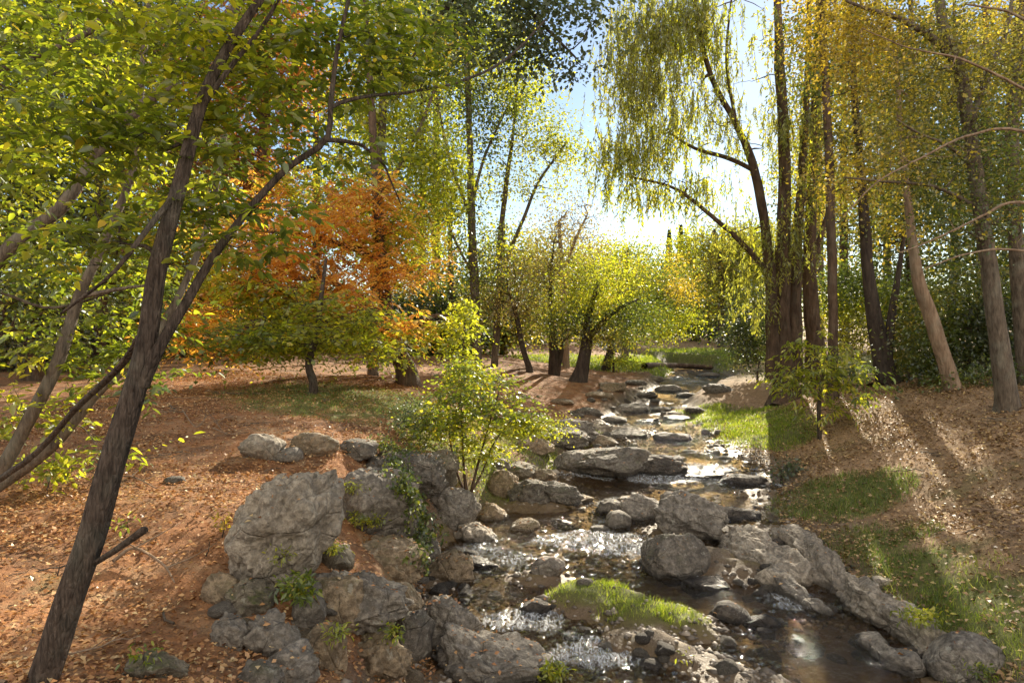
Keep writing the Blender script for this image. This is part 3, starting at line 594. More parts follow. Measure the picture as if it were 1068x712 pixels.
# ------------------------------------------------------------------ trees
def blob_pts(blobs, n, Y, rg):
    wts = np.array([max(b[2] * b[3], 1) * (b[6] if len(b) > 6 else 1) for b in blobs], float); wts /= wts.sum()
    out = []
    for b, m in zip(blobs, rg.multinomial(n, wts)):
        px, py, rx, ry, dY = b[:5]; dz = b[5] if len(b) > 5 else .9
        yc = Y + dY; c = S(px, py, yc); a, h = rx / F * yc, ry / F * yc
        u = unit(rg.normal(size=(m, 3))) * (rg.random(m) ** .42)[:, None]
        out.append(c + u * np.array([a, (a + h) / 2 * dz, h]))
    P = np.vstack(out); return P[P[:, 2] > gz(P[:, 0], P[:, 1]) + .15]
def tree(name, label, cat, base, Y, trunks, blobs, nclu, lpc, leaf, lm, bm_, group=None, spread=.35, mode='broad', twig=.006, shape=4, wid=.32, seed=1,
         strand=1.0, rough=.12, sides=12, root=True, expo=.5, droop=.25, wander=.12, parts='trunk', maxd=None, dens=1.0, flare=.4):
    """trunks: lists of (px, py, dY, width_px). blobs: (px, py, rx, ry, dY, depth factor)."""
    rg = np.random.default_rng(seed)
    if Y > 12 and mode == 'broad' and lpc > 10: leaf *= .8; lpc = int(lpc * 1.45)
    if Y > 12: blobs = [q_ for q_ in blobs if q_[1] > -25]
    loc = base if base is not None else S(trunks[0][0][0], trunks[0][0][1], Y)
    th = thing(name, label, cat, loc, group)
    T = Tubes(); lines = []; 
    for ti, tr_ in enumerate(trunks):
        P = np.array([S(a, b, Y + d) for a, b, d, _ in tr_]); rr = np.array([wd / F * (Y + d) / 2 for a, b, d, wd in tr_])
        if ti == 0 and root:
            P = np.vstack([[P[0][0], P[0][1], float(gz(P[0][0], P[0][1])) - .25], P]); rr = np.append(rr[0] * 1.25, rr)
        n = max(8, int(np.linalg.norm(np.diff(P, axis=0), axis=1).sum() / max(.12, rr[0] * .8)))
        n = min(n, 70)
        Q = smooth_line(P, n); rq = np.interp(np.linspace(0, 1, n), np.linspace(0, 1, len(rr)), rr)
        Q[1:-1] += .25 * rq[1:-1, None] * fbm(Q[1:-1] * 1.3 + seed, 2, 9)[:, None]
        if Y < 12: Q[2:] += .035 * fbm(Q[2:] * 2.2 + seed + ti, 3, 19)[:, None] * np.array([1, .3, 1]) * (rq[0] < .03)
        if ti == 0 and root: rq = rq * (1 + flare * np.exp(-np.linspace(0, n - 1, n) / (n * .035 + .6)))
        T.add(Q, rq, sides, rough); lines.append([Q, rq, np.zeros(n), None])
    ntr = len(lines)
    nclu = int(nclu * dens); pts = blob_pts(blobs, nclu, Y, rg)
    NP = np.vstack([l[0] for l in lines]); NI = [(i, j) for i, l in enumerate(lines) for j in range(len(l[0]))]
    if root: 
        zmin = loc[2] + .12 * (NP[:, 2].max() - loc[2]); 
    if Y > 12:
        ppx = CX + F * pts[:, 0] / pts[:, 1]; ppy = HY - F * (pts[:, 2] - H) / pts[:, 1]
        pts = pts[~((abs(ppx - 792) < 42) & (ppy < 110) & (rg.random(len(pts)) < .6))]
    d0 = np.array([np.min(np.linalg.norm(NP - p, axis=1)) for p in pts]); pts = pts[np.argsort(d0)]
    keep = []
    up = mode != 'weep'
    for p in pts:
        dv = p - NP; d = np.linalg.norm(dv, axis=1)
        cost = d + (.9 * np.maximum(0, -dv[:, 2] + .15 * d) if up else .5 * np.maximum(0, -dv[:, 2] - .2))
        if root: cost = cost + 3.0 * np.maximum(0, zmin - NP[:, 2])
        k = int(np.argmin(cost)); L = d[k]
        if maxd and L > maxd: continue
        keep.append(p)
        m = 4 if L < .5 else (6 if L < 2 else 10)
        a = NP[k]; i, j = NI[k]; Q0 = lines[i][0]; j2 = min(j + 1, len(Q0) - 1); td = Q0[j2] - Q0[max(j2 - 1, 0)]; td = td / (np.linalg.norm(td) + 1e-9)
        t = np.linspace(0, 1, m)[:, None]
        c1 = a + td * L * .35 + np.array([0, 0, .12 * L]) * (1 if up else 1.6)
        Q = (1 - t) ** 2 * a + 2 * t * (1 - t) * c1 + t * t * p
        Q[1:-1] += rg.normal(0, wander * L / m, (m - 2, 3))
        if i < ntr: Q[0] = a
        lines.append([Q, None, np.ones(m), (i, j)]); li = len(lines) - 1
        NP = np.vstack([NP, Q[1:]]); NI += [(li, q_) for q_ in range(1, m)]
    for li in range(len(lines) - 1, ntr - 1, -1):
        i, j = lines[li][3]
        if i >= ntr: lines[i][2][:j + 1] += lines[li][2][0]
    for li in range(ntr, len(lines)):
        Q, _, w_, (i, j) = lines[li]
        r = twig * w_ ** expo
        cap = lines[i][1][min(j, len(lines[i][1]) - 1)] * (.62 if i < ntr else 1.0); r = np.minimum(r, cap)
        r[-1] *= .5; lines[li][1] = r
        T.add(Q, r, 6 if r[0] > .03 else (4 if r[0] > .012 else 3), 0)
    keep = np.array(keep)
    LV = Leaves()
    specs = lm if isinstance(lm, list) else [(lm, 1.0)]
    lab = rg.choice(len(specs), len(keep), p=[q_[1] for q_ in specs])
    # neighbouring clusters share a kind so that colour comes in patches
    if len(specs) > 1:
        cc = noise(keep * (.35 if Y > 10 else .9) + seed, 17); order = np.argsort(cc); cut = np.cumsum([q_[1] for q_ in specs])
        rk = np.empty(len(keep)); rk[order] = np.linspace(0, 1, len(keep)); lab = np.minimum(np.searchsorted(cut, rk), len(specs) - 1)
    for si, (lmn, _) in enumerate(specs):
        K = keep[lab == si]
        if not len(K): continue
        LV = Leaves(); M = lpc; n = len(K) * M
        cn = np.repeat(rg.normal(0, .17, len(K)), M)
        if mode in ('broad', 'sparse'):
            off = rg.normal(size=(n, 3)) * np.array([1, 1, .62]) * spread
            sz = np.repeat(rg.uniform(.55, 1.25, len(K)), M)[:, None]; P = np.repeat(K, M, 0) + off * sz
            D = unit(off) * .8 + rg.normal(0, .6, (n, 3)) + np.array([0, 0, -droop])
            LV.add(P, D, leaf * rg.uniform(.6, 1.25, n), wid, shape, np.clip(rg.beta(4, 5, n) + cn * 1.2, 0, 1), rg=rg)
        elif mode == 'spray':
            per = 7; ns = max(2, round(M / per)); st = np.repeat(K, ns, 0) + rg.normal(0, spread * .25, (len(K) * ns, 3))
            d_ = rg.normal(0, 1, (len(st), 3)) * np.array([1, 1, .35]) + np.array([0, 0, -.12]); d_ = unit(d_); sl_ = spread * 2.3 * rg.uniform(.5, 1.3, len(st))
            for q0, dd_, l_ in zip(st, d_, sl_): T.add(np.array([q0, q0 + dd_ * l_ * .5 + [0, 0, .03 * l_], q0 + dd_ * l_]), np.array([twig * .7, twig * .5, twig * .3]), 3)
            u = np.tile(np.linspace(.15, 1, per), len(st))[:, None]; dr_ = np.repeat(d_, per, 0); P = np.repeat(st, per, 0) + dr_ * u * np.repeat(sl_, per)[:, None]
            pr = unit(np.cross(dr_, np.array([0, 0, 1.]))); sg = np.where(np.arange(len(P)) % 2, 1., -1.)[:, None]; sg[per - 1::per] = 0
            D = dr_ * .7 + pr * sg + rg.normal(0, .25, (len(P), 3)) + np.array([0, 0, -droop])
            LV.add(P, D, leaf * rg.uniform(.45, 1.35, len(P)), wid, shape, np.clip(rg.beta(2, 2.4, len(P)) + np.repeat(rg.normal(0, .15, len(st)), per), 0, 1), flat=.45, rg=rg)
        elif mode == 'weep':
            ns = max(2, M // 11); per = 16
            st = np.repeat(K, ns, 0) + rg.normal(0, spread, (len(K) * ns, 3)) * np.array([1, 1, .5])
            sl_ = strand * rg.uniform(.4, 1.2, len(st)); sw = rg.normal(0, .16, (len(st), 3)); sw[:, 2] = -1
            for q0, v0 in zip(st, sw * sl_[:, None]): T.add(np.array([q0, q0 + v0 * .5 + [0, 0, -.04], q0 + v0]), np.array([.007, .005, .003]), 3)
            u = np.tile(np.linspace(.02, 1, per), len(st))[:, None]
            P = np.repeat(st, per, 0) + u * np.repeat(sw * sl_[:, None], per, 0) + rg.normal(0, .015, (len(u), 3))
            D = rg.normal(0, .5, (len(P), 3)) + np.array([0, 0, -.9])
            LV.add(P, D, leaf * rg.uniform(.7, 1.3, len(P)), wid, shape, np.clip(rg.beta(2, 2.4, len(P)) + np.repeat(rg.normal(0, .15, len(st)), per), 0, 1), flat=2.0, rg=rg)
        elif mode == 'frond':
            ns = max(2, M // 14); per = 14
            st = np.repeat(K, ns, 0) + rg.normal(0, spread, (len(K) * ns, 3)) * np.array([1, 1, .7])
            hd = rg.uniform(0, 2 * math.pi, len(st)); sl_ = strand * rg.uniform(.6, 1.3, len(st)); hv = np.stack([np.cos(hd), np.sin(hd), 0 * hd], -1)
            u = np.tile(np.linspace(0, 1, per), len(st))[:, None]; hh_ = np.repeat(hv, per, 0); s2 = np.repeat(sl_, per)[:, None]
            P = np.repeat(st, per, 0) + hh_ * u * s2 * .75 + np.array([0, 0, -1]) * (u ** 1.8) * s2 * .65
            sg = np.where(np.arange(len(P)) % 2, 1., -1.)[:, None]; perp = np.stack([-hh_[:, 1], hh_[:, 0], 0 * hh_[:, 0]], -1)
            D = perp * sg + hh_ * .7 + np.array([0, 0, -.55]) + rg.normal(0, .15, (len(P), 3))
            LV.add(P, D, leaf * (1.15 - .6 * u[:, 0]), wid, 4, np.clip(rg.beta(2, 2.4, len(P)) * .7 + np.repeat(rg.normal(.12, .22, len(st)), per), 0, 1), flat=.5, rg=rg)
        LV.build('crown', LM[lmn], th)
    T.build('trunk' if parts == 'trunk' else 'stem', BM[bm_], th)
    return th
# ---- near left
BGL = 'background trees of the left wood'; BGR = 'background trees of the right wood'; MID = 'small trees on the bend of the left bank'
t1 = tree('leaning_tree', 'nearest dark trunked tree leaning right across the left of the picture', 'tree', G(45, 711), 4.15,
 [[(36,745,0,30.8),(62,660,0,28.7),(92,570,.02,25.9),(118,480,.05,23.1),(143,400,.1,20.3),(156,340,.12,17.5),(168,270,.15,16.1),(188,190,.2,14.0),(212,100,.3,12.6),(250,30,.4,9.8),(300,-40,.5,7.0)],
  [(148,402,.1,14.0),(168,360,.12,10.5),(195,315,.2,9.1),(222,268,.3,8.4),(262,215,.4,7.7),(300,175,.5,7.0),(340,146,.6,6.3),(345,105,.65,5.6),(352,50,.7,4.9),(366,-10,.8,4.2)],
  [(340,146,.6,4.9),(372,150,.7,3.5),(398,168,.75,2.8),(408,190,.8,2.1),(418,214,.85,1.4)],
  [(344,112,.64,4.9),(375,102,.8,3.5),(430,95,1.2,2.8),(480,86,2,2.8),(530,60,3.2,2.8),(570,20,4.0,2.1)],
  [(205,120,.28,6.3),(240,70,.3,5.6),(275,25,.4,4.2),(300,-20,.4,3.5)],
  [(150,345,.12,7.0),(122,385,.3,7.0),(80,425,.6,6.3),(40,470,.9,6.3),(0,500,1.2,6.3)],
  [(186,198,.2,7.0),(150,245,0,5.6),(118,285,-.1,4.2),(60,330,-.1,2.8)]],
 [(150,40,190,70,.6,.6),(60,140,120,60,.3,.6),(230,130,110,60,.5,.5),(330,40,110,70,.9,.5),(420,40,70,50,1.3,.5),(230,230,90,45,.4,.5),(380,170,45,30,.8,.5,.6),(90,250,80,40,.2,.5,.7)],
 330, 21, .082, [('near', .75), ('lime', .25)], 'dark', spread=.13, twig=.0022, shape=6, wid=.27, seed=11, rough=.24, dens=1.2, mode='spray', flare=.1, sides=16, wander=.2)
st = Tubes(); g = S(100, 590, 4.17)
st.add(smooth_line([S(101,586,4.17), S(120,574,4.1), S(137,562,4.05), S(151,552,4.0)], 10), np.linspace(.018, .022, 10), 9, .3)
o = st.build('broken_branch', BM['dark'], t1); o['label'] = 'short broken branch stub sticking out right of the trunk'
tree('overhanging_tree', 'small dark leaved branches hanging from above into the open sky at the top', 'tree', None, 9,
 [[(330,-260,0,14),(420,-120,0,10),(500,-40,.2,7),(560,20,.4,4),(600,60,.5,2)], [(500,-40,.2,6),(450,30,.2,4),(430,60,.2,2)]],
 [(560,25,45,38,.4,.7),(510,40,60,45,.3,.8),(590,70,28,25,.5,.8),(480,-10,120,40,0,.8),(625,5,18,22,.4,.6,1.5)], 110, 34, .085, 'blue', 'dark', spread=.2, twig=.004, seed=12, dens=1.6, root=False)
tree('stemmed_tree', 'tree of several slanting stems at the left edge behind the leaning tree', 'tree', G(-8, 512), 7.2,
 [[(-20,520,0,20.3),(5,485,0,14.8),(30,440,0,13.3),(62,375,0,12.5),(82,310,.1,10.9),(108,255,.2,8.6),(140,170,.4,7.0),(150,60,.6,6.2),(160,-40,.8,3.9)],
  [(-12,512,0,15.6),(50,468,.1,13.3),(100,410,.2,10.9),(128,385,.3,10.1),(175,330,.5,7.8),(215,240,.8,6.2),(235,140,1,4.7)],
  [(-30,300,0,15.6),(20,250,0,14.8),(62,218,0,13.3),(92,175,.1,12.5),(120,135,.1,11.7),(180,85,.2,10.9),(240,15,.3,9.4),(290,-50,.4,7.8)],
  [(-20,80,0,7.8),(40,58,0,7.0),(95,32,0,6.2),(115,0,0,4.7)],
  [(82,310,.1,6.2),(120,302,.1,3.9),(150,298,.1,2.3)], [(-20,300,.2,3.1),(60,320,.2,3.1),(130,300,.2,1.6)]],
 [(40,110,90,90,.5),(30,270,70,50,.4),(60,350,80,50,.3),(120,380,70,45,.6),(30,430,60,35,.2),(140,300,60,50,.8),(60,30,110,60,.8),(200,180,80,60,1.2),(90,470,60,18,.2,.7)],
 260, 21, .11, [('lime', .45), ('near', .3), ('green', .25)], 'grey', spread=.2, twig=.0035, shape=6, wid=.27, seed=21, dens=1.15, mode='spray', sides=12)
tree('shrub', 'leafy shrub with pale leaves low at the left edge under the slanting stems', 'shrub', G(50, 512), G(50, 512)[1],
 [[(50,512,0,2),(52,495,0,1.5),(56,480,0,1)]], [(52,490,30,16,0),(85,505,22,8,0)], 30, 14, .09, 'lime', 'grey', spread=.1, twig=.003, seed=23, shape=6, parts='stem', sides=5)
# ---- orange swamp cypress and its neighbours
tree('cypress_tree', 'orange needled autumn tree spreading low over the left slope', 'tree', G(425, 405), 19.0,
 [[(428,405,0,26),(424,382,0,22),(412,362,0,18),(402,310,0,14),(395,230,0,11),(388,120,0,8),(380,0,0,6),(375,-120,0,5)],
  [(404,330,0,8),(360,300,-.8,6),(310,290,-1.4,5),(250,300,-2,3)], [(398,270,0,7),(340,250,-.6,5),(270,240,-1,3)],[(410,350,0,6),(450,330,-.8,4),(485,330,-1.2,2)]],
 [(290,270,75,26,-1.2,.9),(330,230,60,18,-1.0,.9),(245,300,60,22,-1.8,.9),(205,335,50,16,-2.0,.9),(255,355,60,12,-2.0,.9),(340,310,60,16,-1.6,.9),(300,345,70,14,-1.8,.9),(370,350,60,12,-1.6,.9),(445,335,52,10,-1.2,.9),(400,280,55,14,-.8,.9),(400,240,45,20,0,.9),(300,190,40,14,0,.9),(250,235,50,18,-.5,.9),(380,200,45,16,0,.9)],
 330, 70, .20, [('orange', .62), ('lime', .38)], 'brown', mode='frond', spread=.30, strand=.8, wid=.17, dens=1.3, twig=.012, seed=31)
tree('rusty_tree', 'tall rust brown tree seen between leaves at the upper left', 'tree', G(262, 388), 24.0,
 [[(262,388,0,16),(268,300,0,14),(275,150,0,11),(280,0,0,8),(282,-150,0,4)]],
 [(285,60,62,85,0,.7),(250,170,55,60,0,.7),(200,280,60,60,0,.7),(300,-60,50,60,0,.7)], 210, 84, .24, [('rust', .85), ('lime', .15)], 'brown', mode='frond', spread=.45, strand=.9, wid=.2, dens=1.1, twig=.015, seed=32)
tree('slope_tree', 'pale leaved small tree drooping in front of the orange tree', 'tree', G(325, 392), 15.5,
 [[(327,400,0,9),(322,380,0,8),(330,350,0,6),(335,310,0,5),(340,270,0,3)]],
 [(300,350,70,16,-.5,.9),(365,330,60,16,-.3,.9),(240,360,60,14,-.6,.9),(400,362,44,14,-.2,.9),(190,345,50,18,-.4),(330,310,50,12,-.2)], 150, 26, .13, [('lime', .6), ('near', .4)], 'dark', spread=.3, twig=.007, seed=33, dens=1.0, mode='spray')
tree('lime_tree', 'bright yellow green tree glowing behind the curved branch', 'tree', G(395, 388), 22.0,
 [[(390,390,0,12),(392,300,0,11),(395,200,0,10),(400,100,0,8),(405,0,0,6),(410,-120,0,3)],[(394,210,0,6),(430,150,0,4),(455,90,0,3)]],
 [(390,110,60,60,0,.8),(420,40,60,50,0,.8),(370,210,50,45,0,.8),(415,260,50,50,0,.8),(450,180,35,55,0,.8),(440,-40,80,50,0)], 230, 34, .19, [('lime', .8), ('gold', .2)], 'grey', spread=.5, twig=.014, seed=34, dens=1.4)
tree('poplar_tree', 'tall slim dark stemmed tree left of the open sky', 'tree', G(497, 378), 27.0,
 [[(498,378,0,9),(495,300,0,9),(492,230,0,8),(490,150,0,7),(487,60,0,6),(484,-40,0,4)],[(492,215,0,4),(505,165,0,3),(530,110,0,2)],[(492,230,0,4),(470,170,0,3),(455,100,0,2)],[(495,290,0,3),(470,240,0,2.5),(462,190,0,2)]],
 [(495,120,50,60,0,.8),(520,50,50,50,0,.8),(470,60,45,60,0,.8),(480,230,40,50,0,.8),(500,290,40,35,0,.8),(545,90,28,45,0,.8,.8),(480,-30,70,40,0)], 240, 30, .17, [('green', .55), ('lime', .45)], 'grey', spread=.5, twig=.012, seed=35, dens=1.5)
tree('poplar_tree', 'slender twin stemmed tree beside the open sky with thin high foliage', 'tree', G(518, 379), 30.0,
 [[(516,379,0,8),(520,310,0,7),(522,250,0,6),(528,190,0,5),(535,140,0,3),(540,80,0,2)],[(520,290,0,5),(545,230,0,3.5),(562,190,0,3),(590,150,0,2)]],
 [(560,140,42,28,0,.8),(590,160,26,18,0,.8),(530,190,30,30,0,.8,.7),(540,100,30,25,0,.8,.8),(575,200,30,22,0,.8,.5),(530,250,25,25,0,.8,.6)], 130, 22, .17, [('lime', .6), ('willow', .4)], 'grey', spread=.45, twig=.012, seed=36, dens=1.7)
tree('bare_tree', 'nearly bare fine twigged tree standing pale against the sky', 'tree', G(590, 384), 36.0,
 [[(590,384,0,8),(588,320,0,7),(585,270,0,5),(583,230,0,3)],[(586,290,0,4),(600,250,0,3),(612,225,0,2)]],
 [(588,205,36,42,0,.9),(570,250,36,38,0,.9),(612,245,30,38,0,.9)], 520, 3, .14, [('beige', 1.0)], 'pale', spread=.5, twig=.016, seed=37, wander=.2)
# ---- the group on the bend
tree('bank_tree', 'thin leaning trunk with pale foliage, first of the small trees on the bend', 'tree', G(553, 388), G(553, 388)[1],
 [[(553,388,0,8),(549,375,0,6),(544,358,0,6),(540,335,0,5),(530,300,0,3)]], [(530,310,42,30,0),(500,320,30,25,0),(548,275,35,25,0)], 110, 22, .15, [('beige', .6), ('olive', .4)], 'dark', MID, spread=.4, twig=.010, seed=41, dens=1.4)
tree('bank_tree', 'upright dark trunk with airy beige crown, second of the small trees on the bend', 'tree', G(577, 391), G(577, 391)[1],
 [[(577,392,0,12),(577,370,0,10),(576,340,0,8),(574,300,0,4),(578,250,0,1.5)],[(580,391,0,8),(584,372,0,6),(590,340,0,4),(600,290,0,1.5)]],
 [(575,290,45,30,0),(605,275,32,28,0),(560,330,36,22,0),(590,235,28,28,0,.9,.6)], 170, 20, .14, [('olive', .6), ('beige', .4)], 'black', MID, spread=.4, twig=.010, seed=42, dens=1.4)
tree('bank_tree', 'thickest curved trunk with green yellow crown, third small tree on the bend', 'tree', G(604, 397), G(604, 397)[1],
 [[(602,398,0,18),(608,380,0,13),(612,355,0,12),(614,330,0,8),(625,290,0,2)],[(613,352,0,7),(640,325,-.5,5),(670,310,-1,1)]],
 [(625,290,36,30,0),(600,325,36,26,0),(650,330,42,24,-.6),(640,350,36,14,-.6,.9,.8),(580,340,25,20,.2)], 210, 26, .14, [('lime', .45), ('green', .4), ('olive', .15)], 'black', MID, spread=.42, twig=.010, seed=43, dens=1.5)
tree('bank_tree', 'bright yellow crown hanging over the far water, last of the small trees on the bend', 'tree', G(632, 386), G(632, 386)[1],
 [[(632,386,0,10),(637,365,0,9),(642,340,0,8),(665,320,-1,5),(690,310,-2,3)]],
 [(690,310,42,26,-2.5),(705,335,34,16,-3),(670,348,40,12,-3),(660,290,36,24,-1)], 220, 26, .15, [('lime', .5), ('green', .3), ('gold', .2)], 'black', MID, spread=.42, twig=.010, seed=44, dens=1.6)
tree('round_tree', 'yellow green round tree behind the bend reaching above its neighbours', 'tree', G(650, 381), 46.0,
 [[(652,381,0,8),(652,340,0,7),(655,300,0,5),(655,260,0,3)]], [(655,270,38,26,0),(625,270,28,24,0),(690,285,40,26,0),(650,315,60,30,0)], 170, 26, .24, [('lime', .55), ('green', .3), ('gold', .15)], 'grey', spread=.7, twig=.016, seed=45, dens=1.6)
# ---- right side
wy_ = 23.0
tree('willow_tree', 'big drooping willow with a massive fluted trunk right of the stream', 'tree', G(816, 398), wy_,
 [[(818,402,0,24),(816,370,0,19),(815,330,0,17),(816,270,0,15),(818,200,0,13),(816,120,0,10),(812,20,0,9),(808,-120,0,4)],
  [(806,398,-.2,15),(805,350,-.2,13),(803,290,-.2,11),(797,235,-.3,9),(786,175,-.4,9),(768,130,-.6,7),(742,80,-.9,5),(728,20,-1,4),(720,-60,-1,3)],
  [(828,398,.2,18),(828,340,.2,14),(830,270,.2,12),(836,190,.2,9),(842,80,.2,6),(846,-60,.2,4)],
  [(787,178,-.4,5),(760,165,-.7,4),(725,155,-1,3),(700,140,-1.2,2)],
  [(802,285,-.2,6),(770,250,-.8,5),(730,215,-1.4,4),(700,195,-1.8,3),(660,185,-2,2)],
  [(768,130,-.6,4),(758,60,-.6,3),(765,-20,-.6,2)]],
 [(668,75,40,52,-1.6,.9),(695,20,60,42,-1.2,.9),(665,150,52,24,-2,.9,.7),(655,192,46,22,-2,.9,.4),(775,235,26,34,-.5,.9,.25),(785,300,20,36,-.4,.9,.3),(825,250,24,50,-.3,.9,.3),(720,110,55,50,-1.2,.9,.5),(745,30,50,50,-.6,.9,.4),(800,90,50,90,0,.8,.22),(840,150,34,90,0,.8,.4),(715,190,50,20,-1.5,.9,.4),(760,225,36,20,-1,.9,.15),(700,-60,90,50,0),(800,-60,90,60,0)],
 420, 48, .15, [('willow', .6), ('lime', .4)], 'brown', mode='weep', dens=1.5, spread=.42, strand=.75, wid=.15, twig=.012, seed=51, rough=.3, sides=20)
tree('yellow_tree', 'low yellow green tree under the willow limbs above the far bank', 'tree', np.array([(752 - CX) / F * 56, 56., float(gz((752 - CX) / F * 56, 56.))]), 56.0,
 [[(752,353,0,7),(752,320,0,6),(752,280,0,5),(745,240,0,3)]], [(745,252,40,22,0),(785,255,35,25,0),(720,262,30,16,0),(760,295,50,35,0)], 190, 26, .30, [('lime', .55), ('olive', .45)], 'dark', spread=.8, twig=.018, seed=52, dens=1.8)
RT = 'trunks of the right bank'
tree('straight_tree', 'dark trunk just right of the willow trunk with a wide flare at its foot', 'tree', G(850, 395), 24.5,
 [[(852,395,0,24),(848,350,0,17),(845,300,0,14),(845,240,0,12),(848,160,0,10),(852,60,0,7),(856,-60,0,4)],[(846,270,0,6),(858,240,0,5),(872,190,0,3)]],
 [(860,60,40,80,0,.8),(890,130,36,50,0,.8)], 130, 26, .2, [('olive', .6), ('green', .4)], 'brown', RT, spread=.55, twig=.014, seed=53, dens=0.6, rough=.2)
tree('straight_tree', 'slender straight brown trunk without low branches on the right bank', 'tree', G(869, 405), 20.0,
 [[(869,410,0,12),(869,350,0,10),(868,280,0,9.5),(866,200,0,9),(862,110,0,8),(858,20,0,7),(856,-80,0,4)]],
 [(858,-10,60,45,0,.8),(870,30,40,30,0,.7,.6)], 60, 26, .15, [('gold', .6), ('olive', .4)], 'brown', RT, spread=.5, twig=.012, seed=54, dens=0.8)
tree('forked_tree', 'dark trunk leaning left with a thinner second stem at its base', 'tree', G(926, 398), 20.5,
 [[(928,400,0,26),(921,375,0,20),(913,335,0,15),(907,295,0,12),(903,250,0,11),(898,180,0,9),(890,80,0,6),(885,-60,0,3)],[(924,385,0,12),(928,345,0,9),(933,310,0,7),(938,280,0,5),(946,220,0,3)]],
 [(890,150,50,60,0,.8),(930,230,45,35,0,.8),(880,50,60,60,0,.8),(890,-50,80,50,0)], 190, 26, .17, [('olive', .5), ('gold', .3), ('green', .2)], 'black', RT, spread=.5, twig=.012, seed=55, dens=0.9)
tree('leaning_log_tree', 'pale barkless trunk leaning left at the edge of the leaf covered slope', 'tree', G(994, 408), 16.0,
 [[(995,409,0,17),(985,375,0,14),(972,335,0,13),(960,300,0,12),(954,270,0,10),(948,225,0,8),(940,150,0,6),(935,60,0,4)]],
 [(940,120,40,50,0,.8),(930,40,50,50,0,.8)], 70, 24, .13, [('gold', .6), ('olive', .4)], 'pale', RT, spread=.4, twig=.01, seed=56)
tree('big_tree', 'thick grey trunked tree with golden crown filling the upper right corner', 'tree', G(1042, 405), 13.5,
 [[(1050,410,0,19.4),(1040,340,0,17.0),(1030,270,0,15.2),(1020,200,0,13.9),(1010,130,0,13.4),(1000,70,0,12.1),(985,30,0,9.7),(975,-40,0,7.9)],
  [(998,66,0,8.5),(975,42,-.3,7.3),(940,20,-.6,5.5),(900,8,-.9,3.6),(870,-5,-1,2.5)], [(1010,130,0,7.3),(1030,80,.3,6.1),(1050,30,.4,4.8),(1060,-30,.4,3.6)],
  [(1012,170,0,4.3),(985,150,-.6,3.0),(960,140,-1,2.5),(935,125,-1.2,1.8)],[(1018,215,0,4.3),(975,195,-.6,3.6),(930,190,-1,3.0),(880,185,-1.4,1.8)]],
 [(930,60,90,60,-.4,.6),(1010,70,80,70,0,.6),(880,30,60,40,-.6,.6),(950,160,70,40,-.6,.6),(1040,170,50,60,0,.6),(900,190,55,28,-.8,.7),(1000,230,60,30,-.2,.7),(960,-40,140,40,0,.7)],
 420, 24, .09, [('gold', .25), ('olive', .5), ('green', .25)], 'grey', spread=.36, twig=.0075, seed=57, dens=1.5, wander=.3, shape=4)
tree('edge_tree', 'second grey trunk close to the right edge behind the thick grey one', 'tree', G(1066, 404), 16.0,
 [[(1072,405,0,17.3),(1066,330,0,15.8),(1058,230,0,13.7),(1056,130,0,12.2),(1062,40,0,10.1),(1070,-60,0,6.5)],[(1056,140,0,6.5),(1070,90,0,5.8),(1100,20,0,3.6)]],
 [(1060,60,60,70,0,.7),(1050,200,50,50,0,.7),(1080,-40,80,50,0)], 150, 26, .10, [('gold', .25), ('olive', .45), ('green', .3)], 'grey', spread=.4, twig=.009, seed=58, dens=1.7)
tree('twiggy_tree', 'long thin bare branches reaching in from the right edge, almost leafless', 'tree', np.array([7.6, 8.0, float(gz(7.6, 8.0))]), 8.0,
 [[(1215,480,0,16),(1200,350,0,14),(1180,220,0,11),(1150,120,0,8),(1130,0,0,6)],[(1170,190,0,5),(1068,137,0,3.4),(1010,142,0,2.8),(960,165,0,2.2),(915,190,0,1.5),(880,225,0,1)],
  [(1185,230,0,5),(1068,212,0,3.2),(1030,222,0,2.6),(985,245,0,2),(940,262,0,1.2)],[(1160,150,0,5),(1068,92,0,3),(1000,60,0,2.4),(945,50,0,1.5),(900,30,0,1)],
  [(1150,90,0,4),(1068,20,0,3),(1010,5,0,2)],[(1190,280,0,4),(1068,262,0,2.6),(1020,262,0,2),(960,282,0,1)]],
 [(980,150,90,40,0,.5),(1010,230,70,30,0,.5),(960,60,90,40,0,.5),(1040,20,60,30,0,.5)], 210, 1, .06, [('gold', 1.0)], 'pale', spread=.1, twig=.0022, seed=59, wander=.25, mode='sparse', sides=8)
def bush(name, label, px, py, blobs, n, lpc, leaf, lm, bm_='dark', group=None, seed=0, spread=.14, stems=None, twig=.004, shape=4, wid=.3, cat='shrub', **kw):
    g = G(px, py); stems = stems or [[(px, py, 0, 3), (px, py - 12, 0, 2)]]
    return tree(name, label, cat, g, g[1], stems, blobs, n, lpc, leaf, lm, bm_, group, spread=spread, twig=twig, seed=seed, shape=shape, wid=wid, sides=6, parts='stem', **kw)
bush('understory_shrub', 'dense dark leaved shrub mass behind the pale leaning trunk', 1010, 400, [(1010,330,62,55,1.5,.7),(975,370,40,30,1,.7),(1050,360,40,45,1,.7)], 260, 26, .14, [('dark', .5), ('green', .3), ('olive', .2)], seed=61, dens=1.5, spread=.35, stems=[[(1010,402,1.2,8),(1010,370,1.2,6),(1012,320,1.2,4)],[(1030,402,1.2,6),(1040,350,1.2,4)]], twig=.008)
bush('understory_shrub', 'leafy shrub between the forked dark trunk and the pale leaning trunk', 948, 398, [(945,355,28,35,1,.8),(955,385,25,15,.5,.8),(940,310,28,26,1,.8)], 120, 24, .14, [('green', .6), ('olive', .4)], seed=62, dens=1.5, spread=.3, twig=.008)
